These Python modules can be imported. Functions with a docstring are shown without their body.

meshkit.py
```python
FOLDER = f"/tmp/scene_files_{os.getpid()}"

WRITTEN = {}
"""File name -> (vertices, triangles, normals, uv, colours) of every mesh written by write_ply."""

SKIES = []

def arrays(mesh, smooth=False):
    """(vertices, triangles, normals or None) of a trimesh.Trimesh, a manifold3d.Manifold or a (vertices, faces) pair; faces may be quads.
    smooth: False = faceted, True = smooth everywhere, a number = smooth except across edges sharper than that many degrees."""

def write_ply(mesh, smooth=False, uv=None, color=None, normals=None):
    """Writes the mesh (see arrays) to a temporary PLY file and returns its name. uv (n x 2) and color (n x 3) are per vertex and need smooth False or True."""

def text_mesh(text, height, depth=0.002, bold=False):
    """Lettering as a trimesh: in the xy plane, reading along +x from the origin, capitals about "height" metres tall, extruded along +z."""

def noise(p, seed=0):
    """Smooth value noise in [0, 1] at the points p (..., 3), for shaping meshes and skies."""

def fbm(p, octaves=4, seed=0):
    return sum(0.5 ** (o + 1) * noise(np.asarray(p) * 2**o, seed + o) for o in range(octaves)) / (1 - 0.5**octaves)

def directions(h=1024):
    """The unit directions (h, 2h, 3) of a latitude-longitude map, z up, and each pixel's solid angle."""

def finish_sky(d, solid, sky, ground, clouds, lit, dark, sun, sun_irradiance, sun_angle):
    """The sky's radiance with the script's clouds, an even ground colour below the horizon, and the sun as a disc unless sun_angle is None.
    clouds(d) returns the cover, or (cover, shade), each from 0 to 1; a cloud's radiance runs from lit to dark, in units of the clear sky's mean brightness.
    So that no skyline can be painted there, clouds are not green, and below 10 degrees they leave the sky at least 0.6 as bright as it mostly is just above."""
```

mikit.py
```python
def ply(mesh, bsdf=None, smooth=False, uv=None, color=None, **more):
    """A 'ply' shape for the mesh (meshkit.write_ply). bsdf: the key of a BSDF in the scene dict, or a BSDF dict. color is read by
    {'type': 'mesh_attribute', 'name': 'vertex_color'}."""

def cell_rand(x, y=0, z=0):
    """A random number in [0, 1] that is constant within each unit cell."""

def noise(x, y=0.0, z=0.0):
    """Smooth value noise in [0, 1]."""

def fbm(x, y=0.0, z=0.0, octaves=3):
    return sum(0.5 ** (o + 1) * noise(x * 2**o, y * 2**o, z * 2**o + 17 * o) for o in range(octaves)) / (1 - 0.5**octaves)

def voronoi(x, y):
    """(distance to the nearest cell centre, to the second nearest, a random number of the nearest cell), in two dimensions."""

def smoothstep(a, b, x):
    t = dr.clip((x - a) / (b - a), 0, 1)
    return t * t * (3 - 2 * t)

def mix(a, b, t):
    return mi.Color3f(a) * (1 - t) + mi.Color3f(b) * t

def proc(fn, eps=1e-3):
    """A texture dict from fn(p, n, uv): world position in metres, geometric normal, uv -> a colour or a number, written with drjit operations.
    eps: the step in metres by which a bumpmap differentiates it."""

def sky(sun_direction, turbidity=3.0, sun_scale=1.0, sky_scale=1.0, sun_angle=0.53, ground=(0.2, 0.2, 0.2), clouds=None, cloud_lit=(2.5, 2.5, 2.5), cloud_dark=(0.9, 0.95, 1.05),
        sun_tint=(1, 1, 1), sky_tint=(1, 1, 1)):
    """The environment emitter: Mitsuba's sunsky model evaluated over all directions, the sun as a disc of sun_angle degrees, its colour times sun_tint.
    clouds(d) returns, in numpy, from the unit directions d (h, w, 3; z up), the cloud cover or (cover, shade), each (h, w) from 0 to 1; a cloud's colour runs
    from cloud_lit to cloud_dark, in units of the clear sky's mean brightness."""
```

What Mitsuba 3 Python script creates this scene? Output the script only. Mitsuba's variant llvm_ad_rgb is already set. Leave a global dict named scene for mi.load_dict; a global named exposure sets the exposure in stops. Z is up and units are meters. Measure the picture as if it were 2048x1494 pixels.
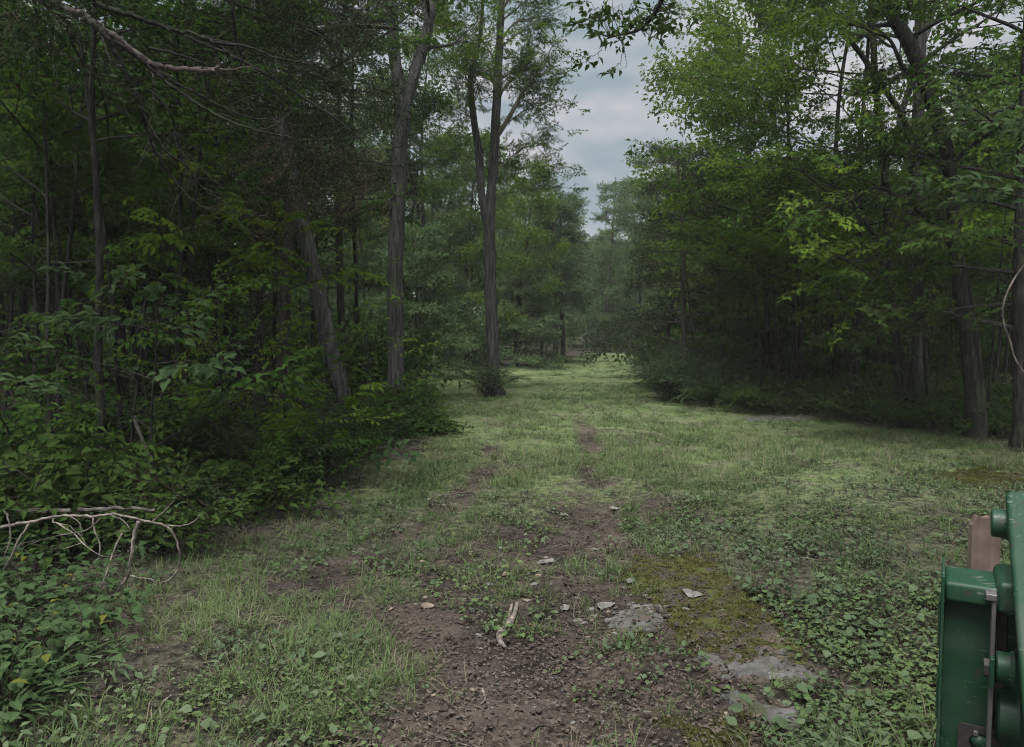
import math
import numpy as np
import trimesh
import mitsuba as mi
import drjit as dr
import mikit
import meshkit
from meshkit import fbm as nfbm, noise as nnoise
from shapely.geometry import Polygon, Point, LineString
import shapely

T = mi.ScalarTransform4f
rng = np.random.default_rng(11)
scene, labels = {}, {}

# ------------------------------------------------------------------ camera, light, exposure
EYE, FPX, HOR = 1.7, 1500.0, 660.0            # eye height (m); focal length and horizon in pixels of a 2048 x 1494 picture
PITCH = math.atan((747 - HOR) / FPX)
FW, UP = np.array([0, math.cos(PITCH), -math.sin(PITCH)]), np.array([0, math.sin(PITCH), math.cos(PITCH)])
scene['camera'] = {'type': 'perspective', 'fov_axis': 'x', 'fov': 2 * math.degrees(math.atan(1024 / FPX)), 'near_clip': 0.05, 'far_clip': 600.0,
                   'to_world': T().look_at(origin=[0, 0, EYE], target=[0, float(FW[1]), EYE + float(FW[2])], up=[0, 0, 1])}


def overcast(d):
    p = d * np.array([1.0, 1.0, 2.2])
    f = nfbm(p * 8.0 + 3.1, 4, 5)
    shade = np.clip((f - 0.36) * 3.6, 0, 1)
    return np.ones(f.shape), shade


scene['sky'] = mikit.sky((-0.12, -0.38, 0.91), turbidity=4.0, sun_scale=0.3, sun_angle=36, ground=(0.05, 0.06, 0.04),
                         clouds=overcast, cloud_lit=(0.37, 0.368, 0.39), cloud_dark=(0.20, 0.25, 0.285), sun_tint=(0.84, 1.0, 1.22))
exposure = 4.0


# ------------------------------------------------------------------ helpers
def numbered(name):
    used = NUM.get(name, -1) + 1
    NUM[name] = used
    return name if used == 0 else f'{name}_{used:03d}'


NUM = {}


def thing(name, label, cat, group=None, kind=None):
    key = numbered(name)
    labels[key] = {'label': label}
    if cat:
        labels[key]['category'] = cat
    if group:
        labels[key]['group'] = group
    if kind:
        labels[key]['kind'] = kind
    return key


def part(parent, name, mesh, bsdf, label=None, smooth=False, kind=None, **kw):
    key = numbered(f'{parent}__{name}')
    scene[key] = mikit.ply(mesh, bsdf, smooth=smooth, **kw)
    if label or kind:
        labels[key] = {k: v for k, v in (('label', label), ('kind', kind)) if v}
    return key


def whole(name, label, cat, mesh, bsdf, group=None, kind=None, smooth=False, **kw):
    key = thing(name, label, cat, group, kind)
    scene[key] = mikit.ply(mesh, bsdf, smooth=smooth, **kw)
    return key


CNT = {}


def scatter(key, group, mats):
    """Copies of a shapegroup under one key: pieces of one part (or of one mass)."""
    n = CNT.get(key, 0)
    ref = {'type': 'ref', 'id': group}
    for i, m in enumerate(np.asarray(mats, float)):
        scene[f'{key}__{n + i + 1:04d}'] = {'type': 'instance', 'to_world': T(m), 'g': ref}
    CNT[key] = n + len(mats)


def frames(pos, fwd, up, s):
    """4x4 matrices: x along fwd, z near up, scaled by s."""
    pos, fwd, up = (np.atleast_2d(np.asarray(v, float)) for v in (pos, fwd, up))
    n = len(pos)
    s = np.broadcast_to(np.asarray(s, float).reshape(-1, 1), (n, 1))
    x = fwd / (np.linalg.norm(fwd, axis=1, keepdims=True) + 1e-9)
    y = np.cross(np.broadcast_to(up, x.shape), x)
    y /= np.linalg.norm(y, axis=1, keepdims=True) + 1e-9
    z = np.cross(x, y)
    m = np.zeros((n, 4, 4))
    m[:, :3, 0], m[:, :3, 1], m[:, :3, 2], m[:, :3, 3], m[:, 3, 3] = x * s, y * s, z * s, pos, 1
    return m


def unit(v):
    v = np.asarray(v, float)
    return v / (np.linalg.norm(v, axis=-1, keepdims=True) + 1e-12)


def tube(pts, rad, sides=6, ridge=0.0, kseed=0, freq=9):
    """A tapered, capped tube along pts; ridge makes the long uneven furrows of bark."""
    p = np.asarray(pts, float)
    r = np.broadcast_to(np.asarray(rad, float), (len(p),))
    t = unit(np.gradient(p, axis=0))
    a = unit(np.cross(t, np.where(np.abs(t[:, 2:]) < 0.95, [0, 0, 1.0], [1.0, 0, 0])))
    ref = a[0]
    A = np.zeros_like(p)
    for i in range(len(p)):
        ref = ref - t[i] * (ref @ t[i])
        ref = ref / (np.linalg.norm(ref) + 1e-9)
        A[i] = ref
    B = np.cross(t, A)
    ang = np.arange(sides) * 2 * np.pi / sides
    R = np.repeat(r[:, None], sides, 1)
    if ridge:
        s = np.concatenate([[0], np.cumsum(np.linalg.norm(np.diff(p, axis=0), axis=1))])
        q = np.stack([np.cos(ang)[None] * freq / 3 + 0 * s[:, None], np.sin(ang)[None] * freq / 3 + 0 * s[:, None], s[:, None] * 1.6 + 0 * ang[None]], -1)
        f = nfbm(q + kseed * 7.3, 3, 3)
        R = R * (1 + ridge * (f - 0.5) * 2)
    v = p[:, None] + R[..., None] * (np.cos(ang)[None, :, None] * A[:, None] + np.sin(ang)[None, :, None] * B[:, None])
    n = len(p)
    i, j = np.meshgrid(np.arange(n - 1), np.arange(sides), indexing='ij')
    q = np.stack([i * sides + j, i * sides + (j + 1) % sides, (i + 1) * sides + (j + 1) % sides, (i + 1) * sides + j], -1).reshape(-1, 4)
    f = np.vstack([q[:, [0, 1, 2]], q[:, [0, 2, 3]]])
    V = np.vstack([v.reshape(-1, 3), p[:1], p[-1:]])
    j = np.arange(sides)
    f = np.vstack([f, np.stack([(j + 1) % sides, j, np.full(sides, n * sides)], 1),
                   np.stack([(n - 1) * sides + j, (n - 1) * sides + (j + 1) % sides, np.full(sides, n * sides + 1)], 1)])
    return V, f


def join(meshes):
    vs, fs, o = [], [], 0
    for v, f in meshes:
        vs.append(v)
        fs.append(np.asarray(f) + o)
        o += len(v)
    return np.vstack(vs), np.vstack(fs)


def smooth_path(pts, n):
    """Catmull-Rom through pts, n samples."""
    p = np.asarray(pts, float)
    p = np.vstack([2 * p[0] - p[1], p, 2 * p[-1] - p[-2]])
    k = len(p) - 3
    u = np.linspace(0, k - 1e-6, n)
    i = u.astype(int)
    t = (u - i)[:, None]
    a, b, c, d = p[i], p[i + 1], p[i + 2], p[i + 3]
    return 0.5 * (2 * b + (c - a) * t + (2 * a - 5 * b + 4 * c - d) * t ** 2 + (3 * b - 3 * c + d - a) * t ** 3)


def wander(p0, d0, length, n, wob, pull=(0, 0, 0), r=None):
    """A branch that starts at p0 along d0, strays by wob and is pulled towards a direction."""
    r = r or rng
    p, d, out = np.array(p0, float), unit(d0), [np.array(p0, float)]
    for _ in range(n):
        d = unit(d + r.normal(0, wob, 3) + np.asarray(pull, float) / n)
        p = p + d * length / n
        out.append(p.copy())
    return np.array(out)


# ------------------------------------------------------------------ the ground's height, and picture-to-place helpers for laying things out at their own distance
def ruts(x, y):
    """0..1: how much of a wheel rut or bare patch."""
    return 0.0


def zg(x, y):
    x, y = np.asarray(x, float), np.asarray(y, float)
    q = np.stack([x * 0.35, y * 0.35, 0 * x], -1)
    return 0.16 * (nfbm(q, 2, 1) - 0.5) + np.clip(np.abs(x + 0.03 * y) - 6, 0, 30) * 0.012 + np.clip(y - 30, 0, 60) * 0.006


def ray(px, py):
    return FPX * FW + (px - 1024) * np.array([1.0, 0, 0]) - (py - 747) * UP


def P(px, py, y):
    d = ray(px, py)
    return np.array([0, 0, EYE]) + d * (y / d[1])


def G(px, py):
    d = ray(px, max(py, HOR + 12))
    t = EYE / -d[2]
    for _ in range(12):
        x, y = d[0] * t, d[1] * t
        t = (EYE - float(zg(x, y))) / -d[2]
    return np.array([d[0] * t, d[1] * t, float(zg(d[0] * t, d[1] * t))])


def onground(x, y):
    return np.array([x, y, float(zg(x, y))])


LEFT_EDGE = [(-500, 1600), (60, 1494), (215, 1330), (250, 1190), (330, 1105), (480, 1060), (640, 1000), (760, 925), (885, 868), (872, 800), (850, 745), (985, 738), (1100, 728), (1150, 716), (1172, 707)]
RIGHT_EDGE = [(1268, 706), (1266, 714), (1275, 745), (1310, 788), (1400, 806), (1500, 822), (1620, 836), (1750, 850), (1860, 868), (1960, 885), (2100, 900), (2500, 940)]
LE = np.array([G(*p)[:2] for p in LEFT_EDGE])
RE = np.array([G(*p)[:2] for p in RIGHT_EDGE])
LAWN = Polygon(np.vstack([[[-2.6, -6]], LE, RE, [[14, 3], [14, -6]]])).buffer(0)
shapely.prepare(LAWN)


def lawn_dist(x, y):
    """Metres inside (+) or outside (-) the mown track."""
    pts = shapely.points(np.asarray(x, float).ravel(), np.asarray(y, float).ravel())
    d = shapely.distance(pts, LAWN.exterior)
    return np.where(shapely.contains(LAWN, pts), d, -d).reshape(np.shape(x))


def seg_dist(x, y, line):
    pts = shapely.points(np.asarray(x, float).ravel(), np.asarray(y, float).ravel())
    return shapely.distance(pts, LineString(line)).reshape(np.shape(x))


RUT_R = [G(*p)[:2] for p in [(1100, 1494), (1160, 1250), (1195, 1100), (1200, 1000), (1180, 880), (1150, 800), (1140, 760)]]
RUT_L = [G(*p)[:2] for p in [(330, 1460), (450, 1330), (560, 1250), (720, 1140), (850, 1050), (985, 940), (985, 880), (1060, 830), (1100, 785)]]
DIRT2 = shapely.union_all([Polygon([G(*p)[:2] for p in o]).buffer(0) for o in ([(240, 1494), (300, 1400), (430, 1330), (540, 1265), (600, 1290), (520, 1400), (480, 1494)], [(580, 1180), (700, 1110), (790, 1110), (760, 1180), (640, 1225)], [(380, 1190), (520, 1160), (600, 1200), (480, 1260)], [(1020, 1000), (1200, 960), (1240, 1060), (1080, 1080)])])
shapely.prepare(DIRT2)
DIRT = Polygon([G(*p)[:2] for p in [(850, 1494), (900, 1380), (820, 1230), (880, 1130), (1040, 1060), (1180, 1060), (1260, 1110), (1300, 1180), (1420, 1290), (1460, 1400), (1560, 1494)]]).buffer(0)
shapely.prepare(DIRT)


def bareness(x, y):
    x, y = np.asarray(x, float), np.asarray(y, float)
    n1 = nfbm(np.stack([x * 1.3, y * 1.3, 0 * x + 4], -1), 3, 9)
    n2 = nfbm(np.stack([x * 4.0, y * 4.0, 0 * x + 9], -1), 2, 12)
    b = np.clip((n1 - 0.52) * 3.2, 0, 1) * 0.65
    rr, rl = seg_dist(x, y, RUT_R), seg_dist(x, y, RUT_L)
    far = np.clip((y - 11) / 9, 0, 1)
    b = np.maximum(b, np.clip(1.25 - rr / (0.22 + 0.01 * y), 0, 1) * (0.95 - 0.80 * far) * np.clip((n1 - .34) * 4.5 + .15, 0, 1))
    b = np.maximum(b, np.clip(1.2 - rl / (0.20 + 0.008 * y), 0, 1) * (0.85 - 0.55 * far) * np.clip((n1 - 0.25) * 3, 0, 1))
    pts = shapely.points(x.ravel(), y.ravel())
    dd = shapely.distance(pts, DIRT).reshape(x.shape)
    b = np.maximum(b, np.clip(1 - dd / 0.4, 0, 1) * np.clip(0.55 + (n1 - 0.4) * 2.0 + (n2 - 0.5) * 0.8, 0.1, 1))
    dd = shapely.distance(pts, DIRT2).reshape(x.shape)
    b = np.maximum(b, np.clip(1 - dd / 0.25, 0, 1) * np.clip(0.35 + (n1 - 0.4) * 2.2 + (n2 - 0.5) * 1.2, 0, .9))
    return np.clip(b + (n2 - 0.5) * 0.25 * (b > 0.05), 0, 1)


# ------------------------------------------------------------------ materials
def pr(fn, eps=1e-3):
    return mikit.proc(fn, eps)


def leaf_bsdf(dark, light, twig=(0.045, 0.035, 0.028), rough=0.45, trans=0.9, yellow=(0.20, 0.19, 0.03), scale=0.6):
    def fn(p, n, uv):
        w = mikit.noise(p.x * scale, p.y * scale, p.z * scale)
        c = mikit.mix(dark, light, dr.clip(0.62 * uv.x + 0.75 * w - 0.2, 0, 1))
        c = dr.select(uv.x > 0.995, mikit.mix(c, yellow, 0.7), c)
        return dr.select(uv.y > 1.5, mi.Color3f(*twig), c)
    return {'type': 'principledthin', 'base_color': pr(fn), 'roughness': rough, 'diff_trans': trans, 'eta': 1.6}


scene['leaf_light'] = leaf_bsdf((0.058, 0.118, 0.018), (0.148, 0.228, 0.034), rough=.3)
scene['leaf_mid'] = leaf_bsdf((0.038, 0.088, 0.022), (0.098, 0.172, 0.036), rough=.29)
scene['leaf_cool'] = leaf_bsdf((0.042, 0.080, 0.034), (0.105, 0.165, 0.074), rough=0.27)
scene['leaf_haze_tint'] = leaf_bsdf((0.078, 0.138, 0.060), (0.180, 0.250, 0.112), rough=0.42, scale=.35)  # far foliage: haze and sky sheen put into the leaf colour as a paler grey-green
scene['leaf_fresh'] = leaf_bsdf((0.082, 0.148, 0.034), (0.195, 0.270, 0.062), rough=0.42, scale=.35)
scene['leaf_deep'] = leaf_bsdf((0.030, 0.055, 0.018), (0.070, 0.115, 0.030), rough=0.4, trans=0.7)
scene['leaf_cedar'] = leaf_bsdf((0.022, 0.038, 0.020), (0.050, 0.074, 0.034), rough=0.6, trans=0.25, yellow=(0.05, 0.045, 0.03))
scene['leaf_dead'] = leaf_bsdf((0.050, 0.036, 0.026), (0.105, 0.078, 0.056), rough=0.8, trans=0.3, yellow=(0.1, 0.07, 0.04))
scene['leaf_litter'] = leaf_bsdf((0.060, 0.048, 0.042), (0.150, 0.122, 0.104), rough=0.7, trans=0.2, yellow=(0.25, 0.21, 0.16))
scene['grass_green'] = leaf_bsdf((0.082, 0.136, 0.052), (0.180, 0.234, 0.102), rough=0.5, trans=0.7, yellow=(0.26, 0.22, 0.13), scale=0.9)
scene['moss_leaf'] = leaf_bsdf((0.038, 0.042, 0.013), (0.105, 0.102, 0.032), rough=0.9, trans=0.4, yellow=(0.1, 0.12, 0.03), scale=6)
scene['grass_dry'] = leaf_bsdf((0.13, 0.11, 0.075), (0.27, 0.235, 0.17), rough=0.7, trans=0.4, yellow=(0.3, 0.26, 0.2), scale=0.9)
scene['weed_green'] = leaf_bsdf((0.085, 0.125, 0.068), (0.175, 0.225, 0.130), rough=0.42, trans=0.7, yellow=(0.17, 0.19, 0.05), scale=1.2)


def bark_bsdf(a, b, moss=0.0, stretch=5.0):
    def fn(p, n, uv):
        f = mikit.fbm(p.x * 34, p.y * 34, p.z * stretch, 3)
        g = mikit.noise(p.x * 6, p.y * 6, p.z * 2.2)
        c = mikit.mix(a, b, dr.clip((f - 0.3) * 2.0, 0, 1)) * (0.75 + 0.5 * g)
        if moss:
            m = mikit.smoothstep(0.55, 0.75, mikit.fbm(p.x * 4, p.y * 4, p.z * 3 + 5, 2)) * moss
            c = mikit.mix(c, (0.05, 0.075, 0.025), m)
        return c
    def bump(p, n, uv):
        return mikit.fbm(p.x * 30, p.y * 30, p.z * stretch, 3) * 0.03
    return {'type': 'twosided', 'b': {'type': 'bumpmap', 'scale': 1.0, 'arbitrary': pr(bump, 4e-3), 'inner': {'type': 'principled', 'base_color': pr(fn), 'roughness': 0.85, 'specular': 0.3}}}


scene['bark_shag'] = bark_bsdf((0.030, 0.029, 0.029), (0.118, 0.111, 0.109), 0.3, 2.6)
scene['bark_pale'] = bark_bsdf((0.11, 0.095, 0.080), (0.27, 0.24, 0.20), 0.4, 6.0)
scene['bark_dark'] = bark_bsdf((0.012, 0.011, 0.010), (0.040, 0.036, 0.033), 0.35, 5.0)
scene['bark_cedar'] = bark_bsdf((0.024, 0.020, 0.018), (0.082, 0.067, 0.059), 0.15, 2.2)
scene['dead_wood'] = bark_bsdf((0.10, 0.085, 0.074), (0.29, 0.245, 0.215), 0.0, 9.0)
scene['dead_wood_dark'] = bark_bsdf((0.06, 0.05, 0.045), (0.16, 0.135, 0.12), 0.1, 9.0)


# ------------------------------------------------------------------ foliage prototypes: leaves placed one by one on a twig (x along the twig, z up)
class Leaves:
    def __init__(self):
        self.v, self.f, self.uv, self.o = [], [], [], 0

    def add(self, v, f, uv):
        self.v.append(v)
        self.f.append(f + self.o)
        self.uv.append(uv)
        self.o += len(v)

    def leaf(self, pos, d, up, L, W, r, fold=0.18, droop=0.25, fine=False):
        """Pointed leaves: base, two flanks, midrib, tip (with two more pairs of flanks when fine)."""
        pos, d, up = np.atleast_2d(pos), unit(np.atleast_2d(d)), np.atleast_2d(up)
        n = len(pos)
        L, W = np.broadcast_to(np.asarray(L, float), (n,))[:, None], np.broadcast_to(np.asarray(W, float), (n,))[:, None]
        s = unit(np.cross(up, d))
        u = np.cross(d, s)
        def at(a, b, c):
            return pos + d * L * a + s * W * b + u * L * c
        if fine:
            k = [at(0, 0, 0), at(.22, .36, fold * .5), at(.45, .5, fold * .6), at(.75, .27, fold * .2 - droop * .4), at(1, 0, -droop), at(.75, -.27, fold * .2 - droop * .4), at(.45, -.5, fold * .6), at(.22, -.36, fold * .5), at(.45, 0, 0), at(.75, 0, -droop * .4)]
            f = np.array([[0, 8, 1], [1, 8, 2], [2, 8, 9], [2, 9, 3], [3, 9, 4], [0, 7, 8], [7, 6, 8], [6, 9, 8], [6, 5, 9], [5, 4, 9]])
        elif fine is None:
            k = [at(0, 0, 0), at(.45, .5, fold * .5), at(1, 0, -droop), at(.42, -.5, fold)]
            f = np.array([[0, 2, 1], [0, 3, 2]])
        else:
            k = [at(0, 0, 0), at(.42, .5, fold * .6), at(1, 0, -droop), at(.42, -.5, fold * .6), at(.45, 0, 0)]
            f = np.array([[0, 4, 1], [1, 4, 2], [0, 3, 4], [3, 2, 4]])
        v = np.stack(k, 1).reshape(-1, 3)
        m = len(k)
        F = (f[None] + (np.arange(n) * m)[:, None, None]).reshape(-1, 3)
        r = np.broadcast_to(np.asarray(r, float), (n,))
        self.add(v, F, np.stack([np.repeat(r, m), np.tile(np.linspace(0, 1, m), n)], 1))

    def blade(self, pos, d, L, W, r, bend, segs=((0, 1.0), (0.45, .85), (0.8, .5))):
        """Grass blades: three segments bending over."""
        n = len(pos)
        side = unit(np.cross(d, [0, 0, 1.0]) + 1e-6)
        out = unit(d * [1, 1, 0] + 1e-6)
        rows = []
        for t, w in segs:
            c = pos + d * (L * t)[:, None] + (out * (bend * t ** 2)[:, None] - np.array([0, 0, 1.0]) * (bend * 0.6 * t ** 3)[:, None])
            rows += [c - side * (W * w / 2)[:, None], c + side * (W * w / 2)[:, None]]
        rows.append(pos + d * L[:, None] + out * bend[:, None] - np.array([0, 0, 1.0]) * (bend * 0.6)[:, None])
        v = np.stack(rows, 1).reshape(-1, 3)
        m = 2 * len(segs) + 1
        f = np.array([q for i in range(len(segs) - 1) for q in ([2 * i, 2 * i + 1, 2 * i + 3], [2 * i, 2 * i + 3, 2 * i + 2])] + [[m - 3, m - 2, m - 1]])
        F = (f[None] + (np.arange(n) * m)[:, None, None]).reshape(-1, 3)
        self.add(v, F, np.stack([np.repeat(r, m), np.full(n * m, .5)], 1))

    def twig(self, pts, r0, r1):
        """A thin twig: a narrow ribbon with a keel, two faces a segment."""
        p = np.asarray(pts, float)
        r = np.linspace(r0, r1, len(p))[:, None]
        s = unit(np.cross(np.gradient(p, axis=0), [0.13, 0.2, 1.0])) * r
        v = np.stack([p - s, p + s + [0, 0, r0 * .5]], 1).reshape(-1, 3)
        i = np.arange(len(p) - 1)[:, None] * 2
        f = np.vstack([i + [0, 1, 3], i + [0, 3, 2]])
        self.add(v, f, np.tile([0.5, 2.0], (len(v), 1)))

    def group(self, name, bsdf):
        v, f, uv = np.vstack(self.v), np.vstack(self.f), np.vstack(self.uv)
        scene[name] = {'type': 'shapegroup', 'leaves': mikit.ply((v, f), bsdf, uv=uv)}
        return len(f)


def broad_spray(name, bsdf, seed, n_side=7, L=0.10, W=0.055, length=0.62, per=4, flat=0.5, fine=False):
    r = np.random.default_rng(seed)
    K = Leaves()
    ax = wander((0, 0, 0), (1, 0, 0.1), length, 5, 0.08, (0, 0, -0.25), r)
    K.twig(ax, 0.006, 0.002)
    for i in range(n_side):
        t = 0.12 + 0.88 * (i + r.uniform(0, .5)) / n_side
        q = ax[0] + (smooth_path(ax, 30)[min(29, int(t * 29))] - ax[0])
        side = 1 if i % 2 else -1
        dd = unit([0.75, side * r.uniform(.5, 1.0), r.normal(0, flat * .5)])
        ln = length * r.uniform(.25, .5) * (1.1 - .5 * t)
        tw = wander(q, dd, ln, 3, 0.1, (0, 0, -0.15), r)
        K.twig(tw[[0, 2, 3]], 0.003, 0.0015)
        for j in range(per):
            u = (j + r.uniform(.2, .9)) / per
            pos = tw[0] + (tw[-1] - tw[0]) * u
            s2 = 1 if (j % 2) else -1
            ld = unit(dd + s2 * 0.8 * np.array([-dd[1], dd[0], 0]) + r.normal(0, .25, 3) + [0, 0, -0.15])
            K.leaf(pos, ld, unit([r.normal(0, flat), r.normal(0, flat), 1]), L * r.uniform(.65, 1.2), W * r.uniform(.7, 1.15), r.uniform(), droop=r.uniform(.1, .4), fine=fine)
    K.leaf(ax[-1], ax[-1] - ax[-2], (0, 0, 1), L * 1.1, W, r.uniform(), fine=fine)
    return K.group(name, bsdf)


def compound_spray(name, bsdf, seed, n=5, leaflets=4, L=0.088, W=0.042, rach=0.25, fine=True):
    r = np.random.default_rng(seed)
    K = Leaves()
    ax = wander((0, 0, 0), (1, 0, 0.2), 0.35, 4, 0.08, (0, 0, 0), r)
    K.twig(ax, 0.006, 0.003)
    for i in range(n):
        q = ax[min(4, 1 + i)] if i < 4 else ax[-1]
        a = r.uniform(-1.4, 1.4) if i < n - 1 else 0.0
        dd = unit([math.cos(a), math.sin(a), r.uniform(0.0, .35)])
        rl = wander(q, dd, rach * r.uniform(.8, 1.2), 4, 0.04, (0, 0, -0.7), r)
        K.twig(rl, 0.0025, 0.0012)
        up = unit([r.normal(0, .2), r.normal(0, .2), 1])
        w = r.uniform(0, .55)
        for j in range(leaflets):
            t = 0.3 + 0.6 * j / max(1, leaflets - 1)
            c = smooth_path(rl, 20)[int(t * 19)]
            dloc = unit(rl[-1] - rl[-2])
            sd = unit(np.cross(up, dloc))
            for s in (-1, 1):
                ld = unit(dloc * 0.55 + s * sd + r.normal(0, .1, 3) + [0, 0, -.2])
                K.leaf(c, ld, up + r.normal(0, .2, 3), L * r.uniform(.75, 1.1) * (0.75 + .35 * t), W * r.uniform(.85, 1.1), w + r.uniform(0, .45), droop=r.uniform(.1, .35), fine=fine)
        K.leaf(rl[-1], rl[-1] - rl[-2], up, L * 1.15, W * 1.1, w + r.uniform(0, .45), fine=fine)
    return K.group(name, bsdf)


def cedar_spray(name, bsdf, seed, length=0.6, n_side=14, dead=False, L=0.055, W=0.007):
    r = np.random.default_rng(seed)
    K = Leaves()
    ax = wander((0, 0, 0), (1, 0, 0.1), length, 6, 0.06, (0, 0, -0.9 if dead else -0.3), r)
    K.twig(ax, 0.005, 0.0015)
    sp = smooth_path(ax, 60)
    for i in range(n_side):
        t = 0.1 + 0.9 * (i + r.uniform(0, .6)) / n_side
        k = min(58, int(t * 59))
        d0 = unit(sp[k + 1] - sp[k])
        rd = unit(r.normal(0, 1, 3) * [1, 1, .55])
        dd = unit(d0 * 0.9 + unit(rd - d0 * (rd @ d0)) + ([0, 0, -1.1] if dead else [0, 0, 0.05]))
        ln = length * r.uniform(.18, .42) * (1.15 - .6 * t)
        m = 5
        u = (np.arange(m) + r.uniform(0, .8, m)) / m
        pos = sp[k] + dd * (ln * u)[:, None]
        K.twig([sp[k], sp[k] + dd * ln], 0.002, 0.001)
        nd = unit(dd * 0.9 + r.normal(0, .5, (m, 3)) + ([0, 0, -0.8] if dead else [0, 0, 0]))
        for j in range(m):
            s = unit(np.cross(nd[j], r.normal(0, 1, 3)))
            w, l = W * r.uniform(.8, 1.6), L * r.uniform(.7, 1.5)
            p = pos[j]
            v = np.array([p, p + nd[j] * l * .55 + s * w * .75, p + nd[j] * l, p + nd[j] * l * .5 - s * w * .75])
            K.add(v, np.array([[0, 1, 2], [0, 2, 3]]), np.tile([r.uniform(), 0.5], (4, 1)))
    return K.group(name, bsdf)


def clump(name, bsdf, seed, n=46, L=0.17, W=0.10, rad=(0.75, 0.75, 0.42)):
    """A far tree's leaf mass: leaves through an uneven ellipsoid."""
    r = np.random.default_rng(seed)
    K = Leaves()
    p = unit(r.normal(0, 1, (n, 3))) * (r.uniform(0.05, 1, (n, 1)) ** 0.5) * rad
    d = unit(p * [1, 1, .3] + r.normal(0, .4, (n, 3)) + [0, 0, -.25])
    K.leaf(p, d, unit(r.normal(0, .45, (n, 3)) + [0, 0, 1]), L * r.uniform(.6, 1.25, n), W * r.uniform(.7, 1.2, n), r.uniform(0, 1, n), droop=.3, fine=None)
    return K.group(name, bsdf)


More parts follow.
